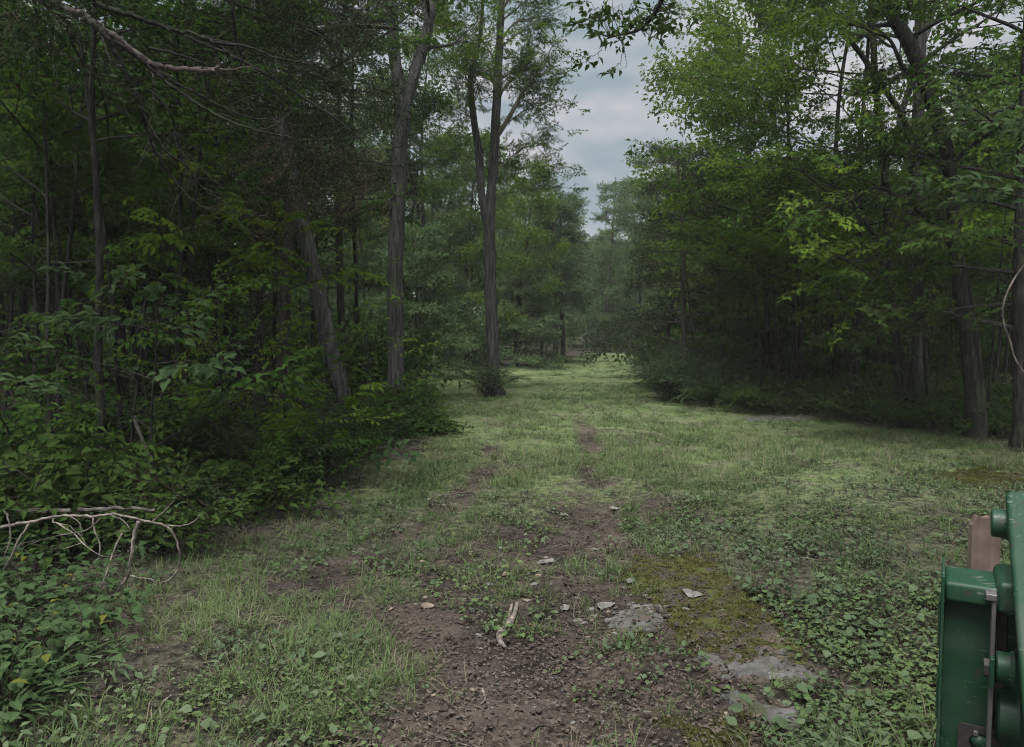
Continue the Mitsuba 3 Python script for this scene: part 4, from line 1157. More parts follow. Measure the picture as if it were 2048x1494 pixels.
for k, (pts, dd, r0, lab) in enumerate([([(-40, 1030), (60, 1023), (150, 1022), (250, 1016), (310, 1022)], 5.6, .022, 'dark fallen limb lying behind the arching dead branch'),
                                       ([(268, 832), (280, 870), (292, 900), (305, 925), (312, 950)], 7.2, .018, 'dark leaning broken pole in the left thicket'),
                                       ([(1590, 824), (1612, 826), (1645, 829), (1680, 832)], 15.0, .03, 'grey fallen log at the edge of the right wood')]):
    q = pixpath([(a, b, dd) for a, b in pts], 24)
    whole('fallen_limb', lab, 'branch', tube(q + rng.normal(0, .004, q.shape), np.linspace(r0, r0 * .6, 24), 9, .15, k), 'dead_wood_dark' if k < 2 else 'dead_wood', smooth=True)

# ------------------------------------------------------------------ stones, rock, moss and sticks on the ground
def rock_fn(p, n, uv):
    f = mikit.fbm(p.x * 28, p.y * 28, p.z * 28, 3)
    g = mikit.noise(p.x * 7, p.y * 7, p.z * 7)
    c = mikit.mix((0.042, 0.040, 0.038), (0.145, 0.139, 0.135), dr.clip(f * 1.1 + g * .5 - .3, 0, 1))
    c = mikit.mix(c, (0.045, 0.05, 0.024), mikit.smoothstep(.55, .68, mikit.fbm(p.x * 11, p.y * 11, p.z * 11 + 4, 3)) * .85)
    return mikit.mix(c, (0.075, 0.05, 0.036), mikit.smoothstep(.56, .70, mikit.fbm(p.x * 8 + 3, p.y * 8, p.z * 8, 3)) * .7)


def tan_fn(p, n, uv):
    f = mikit.fbm(p.x * 40, p.y * 40, p.z * 40, 3)
    return mikit.mix((0.15, 0.115, 0.09), (0.33, 0.26, 0.205), f)


def moss_fn(p, n, uv):
    f = mikit.fbm(p.x * 30, p.y * 30, p.z * 30, 3)
    g = mikit.fbm(p.x * 6, p.y * 6, 2.0, 2)
    h = mikit.fbm(p.x * 13, p.y * 13, 7.0, 3)
    c = mikit.mix((0.026, 0.027, 0.012), (0.080, 0.076, 0.027), dr.clip(f * 1.3 - .15, 0, 1))
    c = mikit.mix(c, (0.062, 0.074, 0.026), mikit.smoothstep(.45, .7, g) * .75)
    return mikit.mix(c, (0.055, 0.045, 0.042), mikit.smoothstep(.52, .62, h) * .9)


def grain(s, h):
    return pr(lambda p, n, uv: mikit.fbm(p.x * s, p.y * s, p.z * s, 3) * h, 2e-3)


scene['earth'] = {'type': 'principled', 'base_color': pr(lambda p, n, uv: mikit.mix((.022, .0175, .015), (.092, .072, .061), mikit.fbm(p.x * 18, p.y * 18, p.z * 18, 3))), 'roughness': .95, 'specular': .2}
scene['rock'] = {'type': 'bumpmap', 'scale': 1.0, 'arbitrary': grain(45, .016), 'inner': {'type': 'principled', 'base_color': pr(rock_fn), 'roughness': .8, 'specular': .3}}
scene['pale_rock'] = {'type': 'bumpmap', 'scale': 1.0, 'arbitrary': grain(60, .01), 'inner': {'type': 'principled', 'base_color': pr(lambda p, n, uv: mikit.mix((.08, .075, .07), (.22, .21, .196), dr.clip(mikit.fbm(p.x * 30, p.y * 30, p.z * 30, 3) * 1.3 - .15, 0, 1))), 'roughness': .85, 'specular': .25}}
scene['tan_rock'] = {'type': 'principled', 'base_color': pr(tan_fn), 'roughness': .9, 'specular': .2}
scene['moss_mat'] = {'type': 'bumpmap', 'scale': 1.0, 'arbitrary': grain(90, .012), 'inner': {'type': 'principled', 'base_color': pr(moss_fn), 'roughness': .95, 'specular': .1}}


def stone_mesh(w, dep, h, seed):
    r = np.random.default_rng(seed)
    m = trimesh.creation.icosphere(subdivisions=3)
    v = m.vertices
    for _ in range(11):                      # flat broken faces
        nrm = unit(r.normal(0, 1, 3))
        o = r.uniform(.42, .8)
        v = v - np.clip(v @ nrm - o, 0, None)[:, None] * nrm
    v = v * (1 + .18 * (nfbm(v * 1.7 + seed, 3, 2) - .5)[:, None])
    return v * [w / 2, dep / 2, h / 2], m.faces


def place_stone(px, py, w_px, h_px, label, mat='rock', flat=.45, group=None, name='stone', tilt=.16, sink=.16):
    g = G(px, py)
    mpp = g[1] / FPX
    w = w_px * mpp
    dep = w * rng.uniform(.6, .95)
    mat = 'pale_rock' if mat == 'rock' else mat
    h = max(.016, h_px * mpp * .75, w * flat * rng.uniform(.55, .9))
    v, f = stone_mesh(w, dep, h, rng.integers(1e6))
    a = rng.uniform(0, 3.14)
    R = trimesh.transformations.euler_matrix(rng.normal(0, tilt), rng.normal(0, tilt), rng.normal(0, .4))[:3, :3]
    v = v @ R.T + [g[0], g[1], surf(g[0], g[1]).item() + h * (.5 - sink)]
    whole(name, label, 'stone', (v, f), mat, group=group, smooth=25)


STONES = [(1212, 1206, 42, 16, 'flat pale stone tilted on the bare soil left of the moss, the largest loose one', 'rock'), (1184, 1206, 22, 13, 'small grey stone touching the left end of the tilted pale stone', 'rock'),
          (1262, 1168, 24, 18, 'rounded pale stone at the upper left edge of the moss', 'rock'), (1246, 1175, 13, 10, 'small stone just left of the rounded pale stone by the moss', 'rock'),
          (929, 1176, 11, 18, 'narrow upright tan stone above the weathered wood', 'tan_rock'), (882, 1190, 24, 18, 'crumpled tan stone left of the narrow upright one', 'tan_rock'), (856, 1220, 30, 20, 'square tan stone at the left end of the stony patch', 'tan_rock'),
          (984, 1172, 32, 16, 'grey-green flat stone at the top of the stony patch', 'rock'), (1010, 1153, 20, 20, 'tan stone standing on edge at the top of the stony patch', 'tan_rock'), (1094, 1126, 40, 18, 'pale flaky stone in the dark soil above the stony patch', 'rock'),
          (944, 1226, 26, 14, 'pale flat stone left of the weathered wood', 'rock'), (964, 1231, 20, 16, 'pale blocky stone nearest to the left side of the weathered wood', 'rock'), (1055, 1204, 22, 9, 'thin stone slab just right of the top of the weathered wood', 'tan_rock'),
          (1132, 1214, 30, 20, 'chalky broken stone midway between the weathered wood and the tilted stone', 'rock'), (958, 1274, 18, 12, 'pale stone below the left side of the weathered wood', 'rock'), (936, 1266, 14, 12, 'small squarish stone left below the weathered wood', 'rock'),
          (1128, 1030, 26, 12, 'dark-edged stone in the grass at the left of the right-hand rut', 'rock'), (1230, 1014, 26, 9, 'flat pale stone in the right-hand rut', 'rock'), (1190, 1089, 18, 7, 'small bright stone in the black soil of the rut', 'rock'),
          (1145, 1432, 14, 10, 'small pale stone low in the middle of the picture', 'rock'), (1294, 1424, 20, 9, 'pale stone chip below the left end of the rock slab', 'rock'), (1190, 1228, 16, 12, 'small stone under the tilted pale stone', 'rock'), (1068, 1170, 16, 9, 'white stone chip in the bare soil above the thin slab', 'rock'),
          (670, 1270, 30, 14, 'grey stone in the grass left of the stony patch', 'rock'), (1384, 1191, 50, 26, 'pale rock showing through the middle of the moss', 'rock'), (1452, 1222, 22, 10, 'small pale rock at the right side of the moss', 'rock'), (1550, 1366, 44, 30, 'rounded grey boulder top in the rock slab', 'rock')]
for px, py, w, h, lab, mat in STONES:
    place_stone(px, py, w, h, lab, mat, group='stones on the bare track')
for _ in range(110):
    px, py = rng.normal(1060, 150), rng.uniform(1090, 1480)
    place_stone(px, py, rng.uniform(6, 15), rng.uniform(4, 9), 'small stone chip strewn over the bare stony patch of the track', 'rock' if rng.uniform() < .7 else 'tan_rock', group='stone chips of the stony patch', name='stone_chip')
for _ in range(26):
    px, py = rng.normal(1270, 50), rng.normal(1228, 16)
    place_stone(px, py, rng.uniform(12, 26), rng.uniform(7, 13), 'pale lump of broken rock along the lower left edge of the moss', 'rock', group='broken rock beside the moss', name='stone_chip')


def mat_patch(outline, height, seed, edge=.05, freq=7.0, rag=1.0):
    """A low mound with an uneven edge that follows the ground: moss, or a rock slab."""
    poly = Polygon([G(*p)[:2] for p in outline]).buffer(.03)
    x0, y0, x1, y1 = poly.buffer(.1).bounds
    nx, ny = int((x1 - x0) / .02) + 2, int((y1 - y0) / .02) + 2
    X, Y = np.meshgrid(np.linspace(x0, x1, nx), np.linspace(y0, y1, ny))
    pts = shapely.points(X.ravel(), Y.ravel())
    d = shapely.distance(pts, poly.exterior)
    d = np.where(shapely.contains(poly, pts), d, -d).reshape(X.shape)
    q = np.stack([X * freq, Y * freq, 0 * X + seed], -1)
    d = d + (nfbm(q, 4, seed) - .5) * .75 * rag + (nfbm(q * 5, 2, seed + 5) - .5) * .16 * rag
    t = np.clip(d / edge, -1, 1)
    Z = surf(X, Y) + height * (np.sqrt(np.clip(t, 0, 1)) * (0.6 + .8 * (nfbm(q * 1.7, 3, seed + 1) - .3))) + np.clip(t, -1, 0) * .04 - .004
    keep = d > -.05
    i, j = np.meshgrid(np.arange(ny - 1), np.arange(nx - 1), indexing='ij')
    F = np.stack([i * nx + j, i * nx + j + 1, (i + 1) * nx + j + 1, (i + 1) * nx + j], -1).reshape(-1, 4)
    F = F[keep.ravel()[F].all(1)]
    used, inv = np.unique(F, return_inverse=True)
    return np.stack([X, Y, Z], -1).reshape(-1, 3)[used], inv.reshape(-1, 4), poly


ROCKS = [([(1425, 1322), (1470, 1312), (1530, 1330), (1545, 1352), (1500, 1372), (1440, 1350)], 'weathered grey bedrock showing just below the large moss mat'),
         ([(1470, 1400), (1540, 1390), (1600, 1425), (1590, 1450), (1500, 1448)], 'low ledge of grey bedrock nearest to the bottom edge, right of the rusty moss'),
         ([(1545, 1275), (1575, 1290), (1600, 1345), (1580, 1350), (1550, 1310)], 'narrow strip of grey bedrock along the weeds right of the moss'),
         ([(1205, 1240), (1250, 1218), (1305, 1222), (1310, 1240), (1240, 1262)], 'crumbling pale bedrock at the left corner of the large moss mat'),
         ([(1480, 834), (1540, 830), (1620, 834), (1600, 842), (1500, 843)], 'pale stony patch at the far edge of the grass by the right wood')]
rock_polys = []
for k, (o, lab) in enumerate(ROCKS):
    v, f, pg = mat_patch(o, .028 if k < 4 else .012, 31 + 3 * k, .05, 7.0, .55)
    rock_polys.append(pg)
    whole('bedrock', lab, 'rock', (v, f), 'rock', group='bedrock showing through the soil', smooth=30)
rock_poly = shapely.union_all(rock_polys)
MOSS = [[(1290, 1118), (1400, 1112), (1440, 1150), (1500, 1200), (1545, 1265), (1545, 1315), (1470, 1322), (1400, 1300), (1330, 1262), (1300, 1240), (1310, 1190), (1275, 1150)],
        [(1880, 950), (1950, 938), (2040, 948), (2060, 972), (1980, 980), (1900, 968)], [(1390, 1440), (1480, 1420), (1500, 1494), (1400, 1530), (1350, 1494)]]
MOSS_LAB = ['large golden-brown moss mat beside the bare track', 'yellow-green moss mat behind the green loader at the right', 'thin rusty moss at the bottom of the picture left of the rock slab']
moss_polys, MOSS_KEYS = [], []
for k, (o, lab) in enumerate(zip(MOSS, MOSS_LAB)):
    v, f, pg = mat_patch(o, .022 if k != 2 else .012, 40 + k, .06, 6.0)
    moss_polys.append(pg)
    mk = whole('moss_patch', lab, 'moss', (v, f), 'moss_mat', smooth=True)
    MOSS_KEYS.append((mk, v))
NOGROW = shapely.union_all(moss_polys + [rock_poly])
shapely.prepare(NOGROW)

A1 = thing('weathered_wood', 'forked silvery piece of weathered wood lying on the stony bare soil', 'driftwood')
for k, pts in enumerate([[(1034, 1216), (1030, 1232), (1020, 1250), (1008, 1266), (999, 1276), (1003, 1288), (1012, 1296)], [(1024, 1218), (1020, 1234), (1014, 1250), (1006, 1264)]]):
    c = np.array([G(*p) for p in pts])
    c[:, 2] = surf(c[:, 0], c[:, 1]) + .018 + .012 * np.sin(np.linspace(0, 3, len(c)))
    q = smooth_path(c, 30)
    part(A1, 'stem' if k == 0 else 'prong', tube(q, np.interp(np.linspace(0, 1, 30), [0, .3, .7, 1], [.010, .017, .020, .008] if k == 0 else [.007, .010, .012, .006]), 10, .2, k), 'dead_wood', smooth=40)

for pts, r0, lab in [([(825, 1424), (834, 1442), (846, 1458), (870, 1473), (891, 1482), (925, 1492), (960, 1500)], .0045, 'thin grey twig curving along the bottom of the picture'), ([(855, 1460), (858, 1440), (857, 1424)], .003, 'short twig joined to the thin grey twig at the bottom'),
                     ([(342, 1388), (328, 1400), (320, 1413), (324, 1430), (326, 1444), (320, 1460), (315, 1474)], .006, 'pale bent stick at the lower left, beside the reddish soil'), ([(365, 1385), (350, 1398), (330, 1420)], .005, 'short stick crossing the pale bent stick at the lower left'),
                     ([(1063, 1451), (1075, 1442), (1087, 1437), (1114, 1436)], .006, 'dark crooked stick on black soil at the bottom centre'), ([(1362, 1272), (1384, 1285), (1398, 1301), (1398, 1322)], .004, 'curved thin stick under the golden moss'),
                     ([(898, 1202), (930, 1204), (965, 1200)], .006, 'straight stick above the square tan stone'), ([(1330, 1215), (1350, 1208), (1375, 1212)], .005, 'short pale stick on the golden moss'),
                     ([(1368, 1310), (1390, 1325), (1430, 1330)], .005, 'dark stick at the lower edge of the moss'), ([(965, 1385), (970, 1402), (962, 1416)], .007, 'tan curled bark strip in the lower middle'), ([(760, 1010), (900, 985), (990, 975)], .004, 'thin dry stalk lying in the grass left of the ruts'),
                     ([(1560, 1130), (1600, 1118), (1640, 1122)], .004, 'thin dry stalk lying in the weeds at the right'), ([(1830, 1010), (1842, 1040), (1838, 1070)], .003, 'thin dead stalk standing among the weeds before the loader')]:
    c = np.array([G(*p) for p in pts])
    c[:, 2] = surf(c[:, 0], c[:, 1]) + r0 * .8 + rng.uniform(0, .006, len(c))
    q = smooth_path(c, len(c) * 6)
    whole('stick', lab, 'stick', tube(q, np.linspace(r0, r0 * .55, len(q)), 7, .12, 3), 'dead_wood' if 'dark' not in lab else 'dead_wood_dark', group='sticks on the ground', smooth=True)


# ------------------------------------------------------------------ grass, weeds, fallen leaves
def tuft(name, bsdf, seed, n, L, W, rad, bend=.5, **kw):
    r = np.random.default_rng(seed)
    K = Leaves()
    a, rr = r.uniform(0, 6.283, n), rad * np.sqrt(r.uniform(0, 1, n))
    pos = np.stack([np.cos(a) * rr, np.sin(a) * rr, np.full(n, -.01)], 1)
    b = a + r.normal(0, .7, n)
    tilt = r.uniform(.1, .75, n)
    d = unit(np.stack([np.cos(b) * tilt, np.sin(b) * tilt, np.ones(n)], 1))
    ln = L * r.uniform(.5, 1.25, n)
    K.blade(pos, d, ln, W * r.uniform(.7, 1.3, n), r.uniform(0, 1, n), ln * bend * r.uniform(.2, 1.2, n), **kw)
    return K.group(name, bsdf)


def weed(name, bsdf, seed, n=8, L=.065, W=.05, h=.09, rad=.08, fine=True):
    r = np.random.default_rng(seed)
    K = Leaves()
    for i in range(n):
        a = i * 2.4 + r.uniform(-.5, .5)
        rr = rad * r.uniform(.25, 1.1)
        z = h * r.uniform(.35, 1.1)
        tip = np.array([math.cos(a) * rr, math.sin(a) * rr, z])
        K.twig([[0, 0, -.01], tip * [.45, .45, .7], tip], .0016, .001)
        d = unit([math.cos(a + r.normal(0, .5)), math.sin(a + r.normal(0, .5)), r.normal(-.1, .25)])
        K.leaf(tip, d, unit(r.normal(0, .28, 3) + [0, 0, 1]), L * r.uniform(.55, 1.2), W * r.uniform(.75, 1.15), r.uniform(), fold=.12, droop=r.uniform(0, .3), fine=fine)
    return K.group(name, bsdf)


for k in range(3):
    tuft(f'tuft_near_{k}', 'grass_green', 200 + k, 13, .14, .0056, .05, .75)
    tuft(f'tuft_dry_{k}', 'grass_dry', 205 + k, 9, .13, .0035, .08, 1.1, segs=((0, 1), (.6, .8)))
    tuft(f'tuft_mid_{k}', 'grass_green', 210 + k, 15, .11, .008, .11, .6, segs=((0, 1), (.6, .7)))
    tuft(f'tuft_far_{k}', 'grass_green', 220 + k, 26, .10, .015, .32, .6, segs=((0, 1), (.6, .7)))
    weed(f'weed_near_{k}', 'weed_green', 230 + k)
    weed(f'weed_small_{k}', 'weed_green', 240 + k, n=9, L=.035, W=.027, h=.06, rad=.07, fine=False)
    weed(f'weed_round_{k}', 'grass_green', 235 + k, n=14, L=.024, W=.024, h=.05, rad=.08, fine=False)
    weed(f'weed_narrow_{k}', 'weed_green', 245 + k, n=12, L=.075, W=.022, h=.15, rad=.07, fine=False)
    weed(f'weed_big_{k}', 'leaf_cool', 250 + k, n=16, L=.075, W=.048, h=.22, rad=.2)
r_ = np.random.default_rng(260)
for k in range(2):
    K = Leaves()
    n = 9
    K.leaf(np.stack([r_.normal(0, .14, n), r_.normal(0, .14, n), r_.uniform(.004, .02, n)], 1), unit(r_.normal(0, 1, (n, 3)) * [1, 1, .15]), unit(r_.normal(0, .3, (n, 3)) + [0, 0, 1]), r_.uniform(.018, .05, n), r_.uniform(.01, .026, n), r_.uniform(0, 1, n), fold=.25, droop=.1)
    for _ in range(3):
        c = np.append(r_.normal(0, .14, 2), .008)
        e = np.append(r_.normal(0, .07, 2), .004)
        K.twig([c, c + e], .0018, .001)
    K.group(f'litter_{k}', 'leaf_litter')
K = Leaves()
n = 16
a = r_.uniform(0, 6.283, n)
K.blade(np.stack([np.cos(a) * .05, np.sin(a) * .05, 0 * a], 1), unit(np.stack([np.cos(a) * .6, np.sin(a) * .6, 1 + 0 * a], 1)), r_.uniform(.16, .30, n), np.full(n, .03), r_.uniform(0, 1, n), r_.uniform(.12, .25, n))
K.group('strap_0', 'leaf_cool')

for k in range(2):                # little cushions that stand up out of the moss
    r_ = np.random.default_rng(270 + k)
    K = Leaves()
    n = 22
    a, q_ = r_.uniform(0, 6.283, n), .022 * np.sqrt(r_.uniform(0, 1, n))
    K.blade(np.stack([np.cos(a) * q_, np.sin(a) * q_, 0 * a - .003], 1), unit(np.stack([np.cos(a) * .5, np.sin(a) * .5, 1 + 0 * a], 1)), r_.uniform(.008, .022, n), np.full(n, .004), r_.uniform(0, 1, n), r_.uniform(.002, .008, n), segs=((0, 1),))
    K.group(f'moss_tuft_{k}', 'moss_leaf')
r_ = np.random.default_rng(275)
for mk, v in MOSS_KEYS:
    pick = v[r_.integers(0, len(v), min(1500, len(v)))]
    n = len(pick)
    a = r_.uniform(0, 6.283, n)
    tk = mk + '__cushions'
    labels[tk] = {'kind': 'stuff'}
    m = frames(pick + r_.normal(0, .02, (n, 3)) * [1, 1, .15], np.stack([np.cos(a), np.sin(a), 0 * a], 1), unit(r_.normal(0, .2, (n, 3)) + [0, 0, 1]), r_.uniform(.6, 1.5, n))
    for k in range(2):
        scatter(tk, f'moss_tuft_{k}', m[k::2])

WEEDS = Polygon([G(*p)[:2] for p in [(1330, 1060), (1480, 960), (1700, 890), (1900, 890), (2500, 960), (2500, 1700), (1680, 1560), (1640, 1420), (1570, 1290), (1500, 1180), (1420, 1110)]]).buffer(0)
shapely.prepare(WEEDS)


def sow(n, y0, y1, power=1.0, r=None, marg=.5):
    """Random places on the ground in view, denser towards the camera."""
    y = y0 * (y1 / y0) ** (r.uniform(0, 1, n) ** power)
    x = r.uniform(-1, 1, n) * (.70 * y + marg)
    return x, y


def grow(key, groups, x, y, scale, r, tilt=.12):
    n = len(x)
    a = r.uniform(0, 6.283, n)
    m = frames(np.stack([x, y, surf(x, y)], 1), np.stack([np.cos(a), np.sin(a), 0 * a], 1), unit(r.normal(0, tilt, (n, 3)) + [0, 0, 1]), scale)
    w = r.integers(0, len(groups), n)
    for k, g in enumerate(groups):
        if (w == k).any():
            scatter(key, g, m[w == k])


r = np.random.default_rng(300)
labels['grass'] = {'label': 'short patchy grass of the mown track', 'category': 'grass', 'kind': 'stuff'}
labels['soil_clods'] = {'label': 'crumbs and clods of dark earth on the bare track', 'category': 'soil', 'kind': 'stuff'}
labels['low_weeds'] = {'label': 'low broad-leaved weeds covering the right of the clearing', 'category': 'weeds', 'kind': 'stuff'}
labels['fallen_leaves'] = {'label': 'brown fallen leaves and bits of twig on the bare soil', 'category': 'leaves', 'kind': 'stuff'}


def blocked(x, y, pad=0.0):
    return shapely.distance(shapely.points(x, y), NOGROW) <= pad


for (n, y0, y1, groups, sc) in [(21000, 2.3, 9, SPR('tuft_near'), .85), (17000, 8, 20, SPR('tuft_mid'), .95), (9000, 18, 52, SPR('tuft_far'), .9)]:
    x, y = sow(n, y0, y1, 1.0 if y0 > 3 else .8, r)
    inside = np.clip(lawn_dist(x, y) / 1.0 + .35, 0, 1)
    wd = shapely.contains(WEEDS, shapely.points(x, y))
    dens = nfbm(np.stack([x * 1.1, y * 1.1, 0 * x + 2], -1), 3, 55)
    keep = (r.uniform(0, 1, n) < inside * np.maximum((1 - bareness(x, y)) ** 1.3, .09) * np.clip((dens - (.34 if y0 < 3 else .26)) * 4, .08, .44 if y0 < 3 else 1) * np.where(wd & (y < 9), .45, 1)) & ~blocked(x, y)
    x, y, dens = x[keep], y[keep], dens[keep]
    grow('grass', groups, x, y, sc * r.uniform(.5, 1.25, len(x)) * (.65 + .6 * dens), r, .2)
    if y0 < 9:
        k = r.uniform(0, 1, len(x)) < .22
        grow('grass', SPR('tuft_dry'), x[k] + r.normal(0, .08, k.sum()), y[k] + r.normal(0, .08, k.sum()), r.uniform(.5, 1.2, k.sum()) * (1 if y0 < 3 else 1.5), r, .3)
for (n, y0, y1, groups, sc, base) in [(3800, 2.2, 6.5, SPR('weed_near'), .82, .16), (14000, 2.6, 18, SPR('weed_small'), 1.1, .5)]:
    x, y = sow(n, y0, y1, .9, r)
    wd = np.clip(1 - shapely.distance(shapely.points(x, y), WEEDS) / .5, 0, 1)
    dens = nfbm(np.stack([x * 1.6, y * 1.6, 0 * x + 7], -1), 3, 66)
    ins = np.clip(lawn_dist(x, y) / .6 + np.where(x > 0, 3.5, 2.6), 0, 1)
    keep = (r.uniform(0, 1, n) < np.maximum(wd * np.clip((dens - .30) * 3.0, .05, .8), base * np.clip((dens - .36) * 4, 0, 1) * (1 - bareness(x, y)) * ins)) & ~blocked(x, y)
    x, y = x[keep], y[keep]
    kind = nfbm(np.stack([x * .9, y * .9, 0 * x + 31], -1), 2, 71) + r.normal(0, .09, len(x))
    for lo, hi, gs, k_ in ((-9, .40, SPR('weed_round'), 1.1), (.40, .62, groups, 1.0), (.62, 9, SPR('weed_narrow')[:1] + groups[:2], .72)):
        q = (kind > lo) & (kind <= hi)
        grow('low_weeds', gs, x[q], y[q], sc * k_ * np.clip(r.lognormal(-.15, .28, q.sum()), .5, 1.3), r, .22)
x, y = sow(9000, 2.3, 12, .9, r)
keep = (r.uniform(0, 1, len(x)) < .25 + .75 * np.clip(bareness(x, y) + np.clip(-lawn_dist(x, y), 0, 1), 0, 1)) & ~blocked(x, y, -.1)
grow('fallen_leaves', SPR2('litter'), x[keep], y[keep], r.uniform(.5, 1.0, keep.sum()), r, .1)

r_ = np.random.default_rng(290)
for k in range(2):
    vs = []
    for _ in range(7):
        v, f = trimesh.creation.icosphere(subdivisions=0).vertices, trimesh.creation.icosphere(subdivisions=0).faces
        sz = r_.lognormal(-5.25, .5)
        vs.append((v * (1 + r_.normal(0, .22, (len(v), 1))) * [sz, sz * .9, sz * .6] + np.append(r_.normal(0, .06, 2), .002), f))
    scene[f'clod_{k}'] = {'type': 'shapegroup', 'clods': mikit.ply(join(vs), 'earth')}
x, y = sow(2400, 2.3, 9, .9, r)
keep = (r.uniform(0, 1, len(x)) < np.clip(bareness(x, y) * 1.3 - .3, 0, 1)) & ~blocked(x, y, -.05)
grow('soil_clods', ['clod_0', 'clod_1'], x[keep], y[keep], r.uniform(.6, 1.6, keep.sum()), r, .3)

# the leafy plants at the lower left
for k in range(70):
    px, py = r.uniform(-120, 330), r.uniform(1085, 1490)
    g = G(px, py)
    if lawn_dist(g[:1], g[1:2])[0] > -.05:
        continue
    key = thing('leafy_plant', 'broad-leaved plant in the dense dark undergrowth at the lower left', 'plant', 'plants of the lower left undergrowth')
    WHERE[key] = (g[0], g[1])
    grow(key + '__foliage', SPR('weed_big'), g[0] + r.normal(0, .1, 3), g[1] + r.normal(0, .1, 3), r.uniform(.75, 1.15, 3), r, .2)
for px, py, lab in [(55, 1395, 'plant with long arching strap leaves at the lower left'), (110, 1350, 'second strap-leaved plant, right behind the first at the lower left'), (10, 1440, 'strap-leaved plant in the bottom left corner')]:
    g = G(px, py)
    key = thing('strap_leaved_plant', lab, 'plant')
    grow(key + '__foliage', ['strap_0'], g[:1] + r.normal(0, .03, 2), g[1:2] + r.normal(0, .03, 2), np.array([.9, .7]), r, .1)


# ------------------------------------------------------------------ the green tractor loader and the board behind it
def paint_fn(p, n, uv):
    g = mikit.fbm(p.x * 14, p.y * 14, p.z * 14, 3)
    sc_ = mikit.smoothstep(.68, .73, mikit.fbm(p.x * 50, p.y * 50, p.z * 22, 3))
    c = mikit.mix((0.007, 0.038, 0.017), (0.010, 0.054, 0.025), g)
    dust = mikit.smoothstep(.45, .8, mikit.fbm(p.x * 5, p.y * 5, p.z * 9 + 3, 3)) * .28
    c = mikit.mix(c, (0.10, 0.105, 0.09), dust)
    scr = mikit.smoothstep(.70, .76, mikit.fbm(p.x * 22, p.y * 160, p.z * 160, 2)) * mikit.smoothstep(.45, .6, g)
    c = mikit.mix(c, (0.16, 0.17, 0.16), scr * .6)
    return mikit.mix(c, (0.035, 0.032, 0.029), sc_ * .6)


scene['green_paint'] = {'type': 'principled', 'base_color': pr(paint_fn), 'roughness': pr(lambda p, n, uv: .38 + .35 * mikit.fbm(p.x * 18, p.y * 18, p.z * 18, 2)), 'specular': .5, 'clearcoat': .12, 'clearcoat_gloss': .6}
scene['bare_steel'] = {'type': 'principled', 'base_color': pr(lambda p, n, uv: mikit.mix((.09, .085, .085), (.26, .25, .25), mikit.fbm(p.x * 40, p.y * 40, p.z * 12, 3))), 'roughness': .5, 'metallic': .5}
scene['dark_steel'] = {'type': 'principled', 'base_color': pr(lambda p, n, uv: mikit.mix((.025, .023, .022), (.075, .068, .065), mikit.fbm(p.x * 50, p.y * 50, p.z * 50, 3))), 'roughness': .6, 'metallic': .3}
scene['old_board'] = {'type': 'bumpmap', 'scale': 1.0, 'arbitrary': pr(lambda p, n, uv: mikit.fbm(p.x * 90, p.y * 90, p.z * 5, 3) * .006, 1e-3),
                      'inner': {'type': 'principled', 'base_color': pr(lambda p, n, uv: mikit.mix((.085, .062, .052), (.235, .175, .150), dr.clip(mikit.fbm(p.x * 80, p.y * 80, p.z * 4, 3) * .8 + mikit.fbm(p.x * 20, p.y * 20, p.z * 25, 2) * .7 - .25, 0, 1))), 'roughness': .9, 'specular': .2}}
import manifold3d as m3


def rbox(lo, hi, r=.004):
    lo, hi = np.minimum(lo, hi) + r, np.maximum(lo, hi) - r
    b = trimesh.creation.icosphere(subdivisions=1, radius=r).vertices
    pts = np.vstack([b + [x, y, z] for x in (lo[0], hi[0]) for y in (lo[1], hi[1]) for z in (lo[2], hi[2])])
    return m3.Manifold.hull_points(pts)


TURN = math.atan((1886 - 1024) / FPX)      # the loader stands turned away from the track by about thirty degrees
RT = np.array([[math.cos(TURN), math.sin(TURN), 0], [-math.sin(TURN), math.cos(TURN), 0], [0, 0, 1]])


def Q(px, py, d):
    """A place at distance d in the loader's own turned frame."""
    v = RT.T @ ray(px, py)
    return np.array([0, 0, EYE]) + v * (d / v[1])


def lpart(name, mesh, *a, **k):
    v, f, _ = meshkit.arrays(mesh)
    return part(L1, name, (v @ RT.T, f), *a, **k)


def pxbox(x0, y0, x1, y1, d, depth, r=.004):
    a, b = Q(x0, y0, d), Q(x1, y1, d)
    a[0], b[0], b[2] = Q(x0, 1270, d)[0], Q(x1, 1270, d)[0], Q(x0, y1, d)[2]
    return rbox([a[0], d, b[2]], [b[0], d + depth, a[2]], r)


def xcyl(px0, px1, py, rad_px, d, sides=40, flare=0.0):
    """A round boss with its axis across the picture."""
    a, b = Q(px0, py, d), Q(px1, py, d)
    R = rad_px * d / FPX
    prof = [(0, 0), (R * .93, 0), (R, R * .08), (R, (b[0] - a[0]) * .75), (R * (1 + flare), b[0] - a[0]), (0, b[0] - a[0])]
    m = trimesh.creation.revolve(np.array(prof), sections=sides)
    v = np.array(m.vertices)
    return np.stack([a[0] + v[:, 2], d + R + v[:, 0], a[2] + v[:, 1]], 1), m.faces


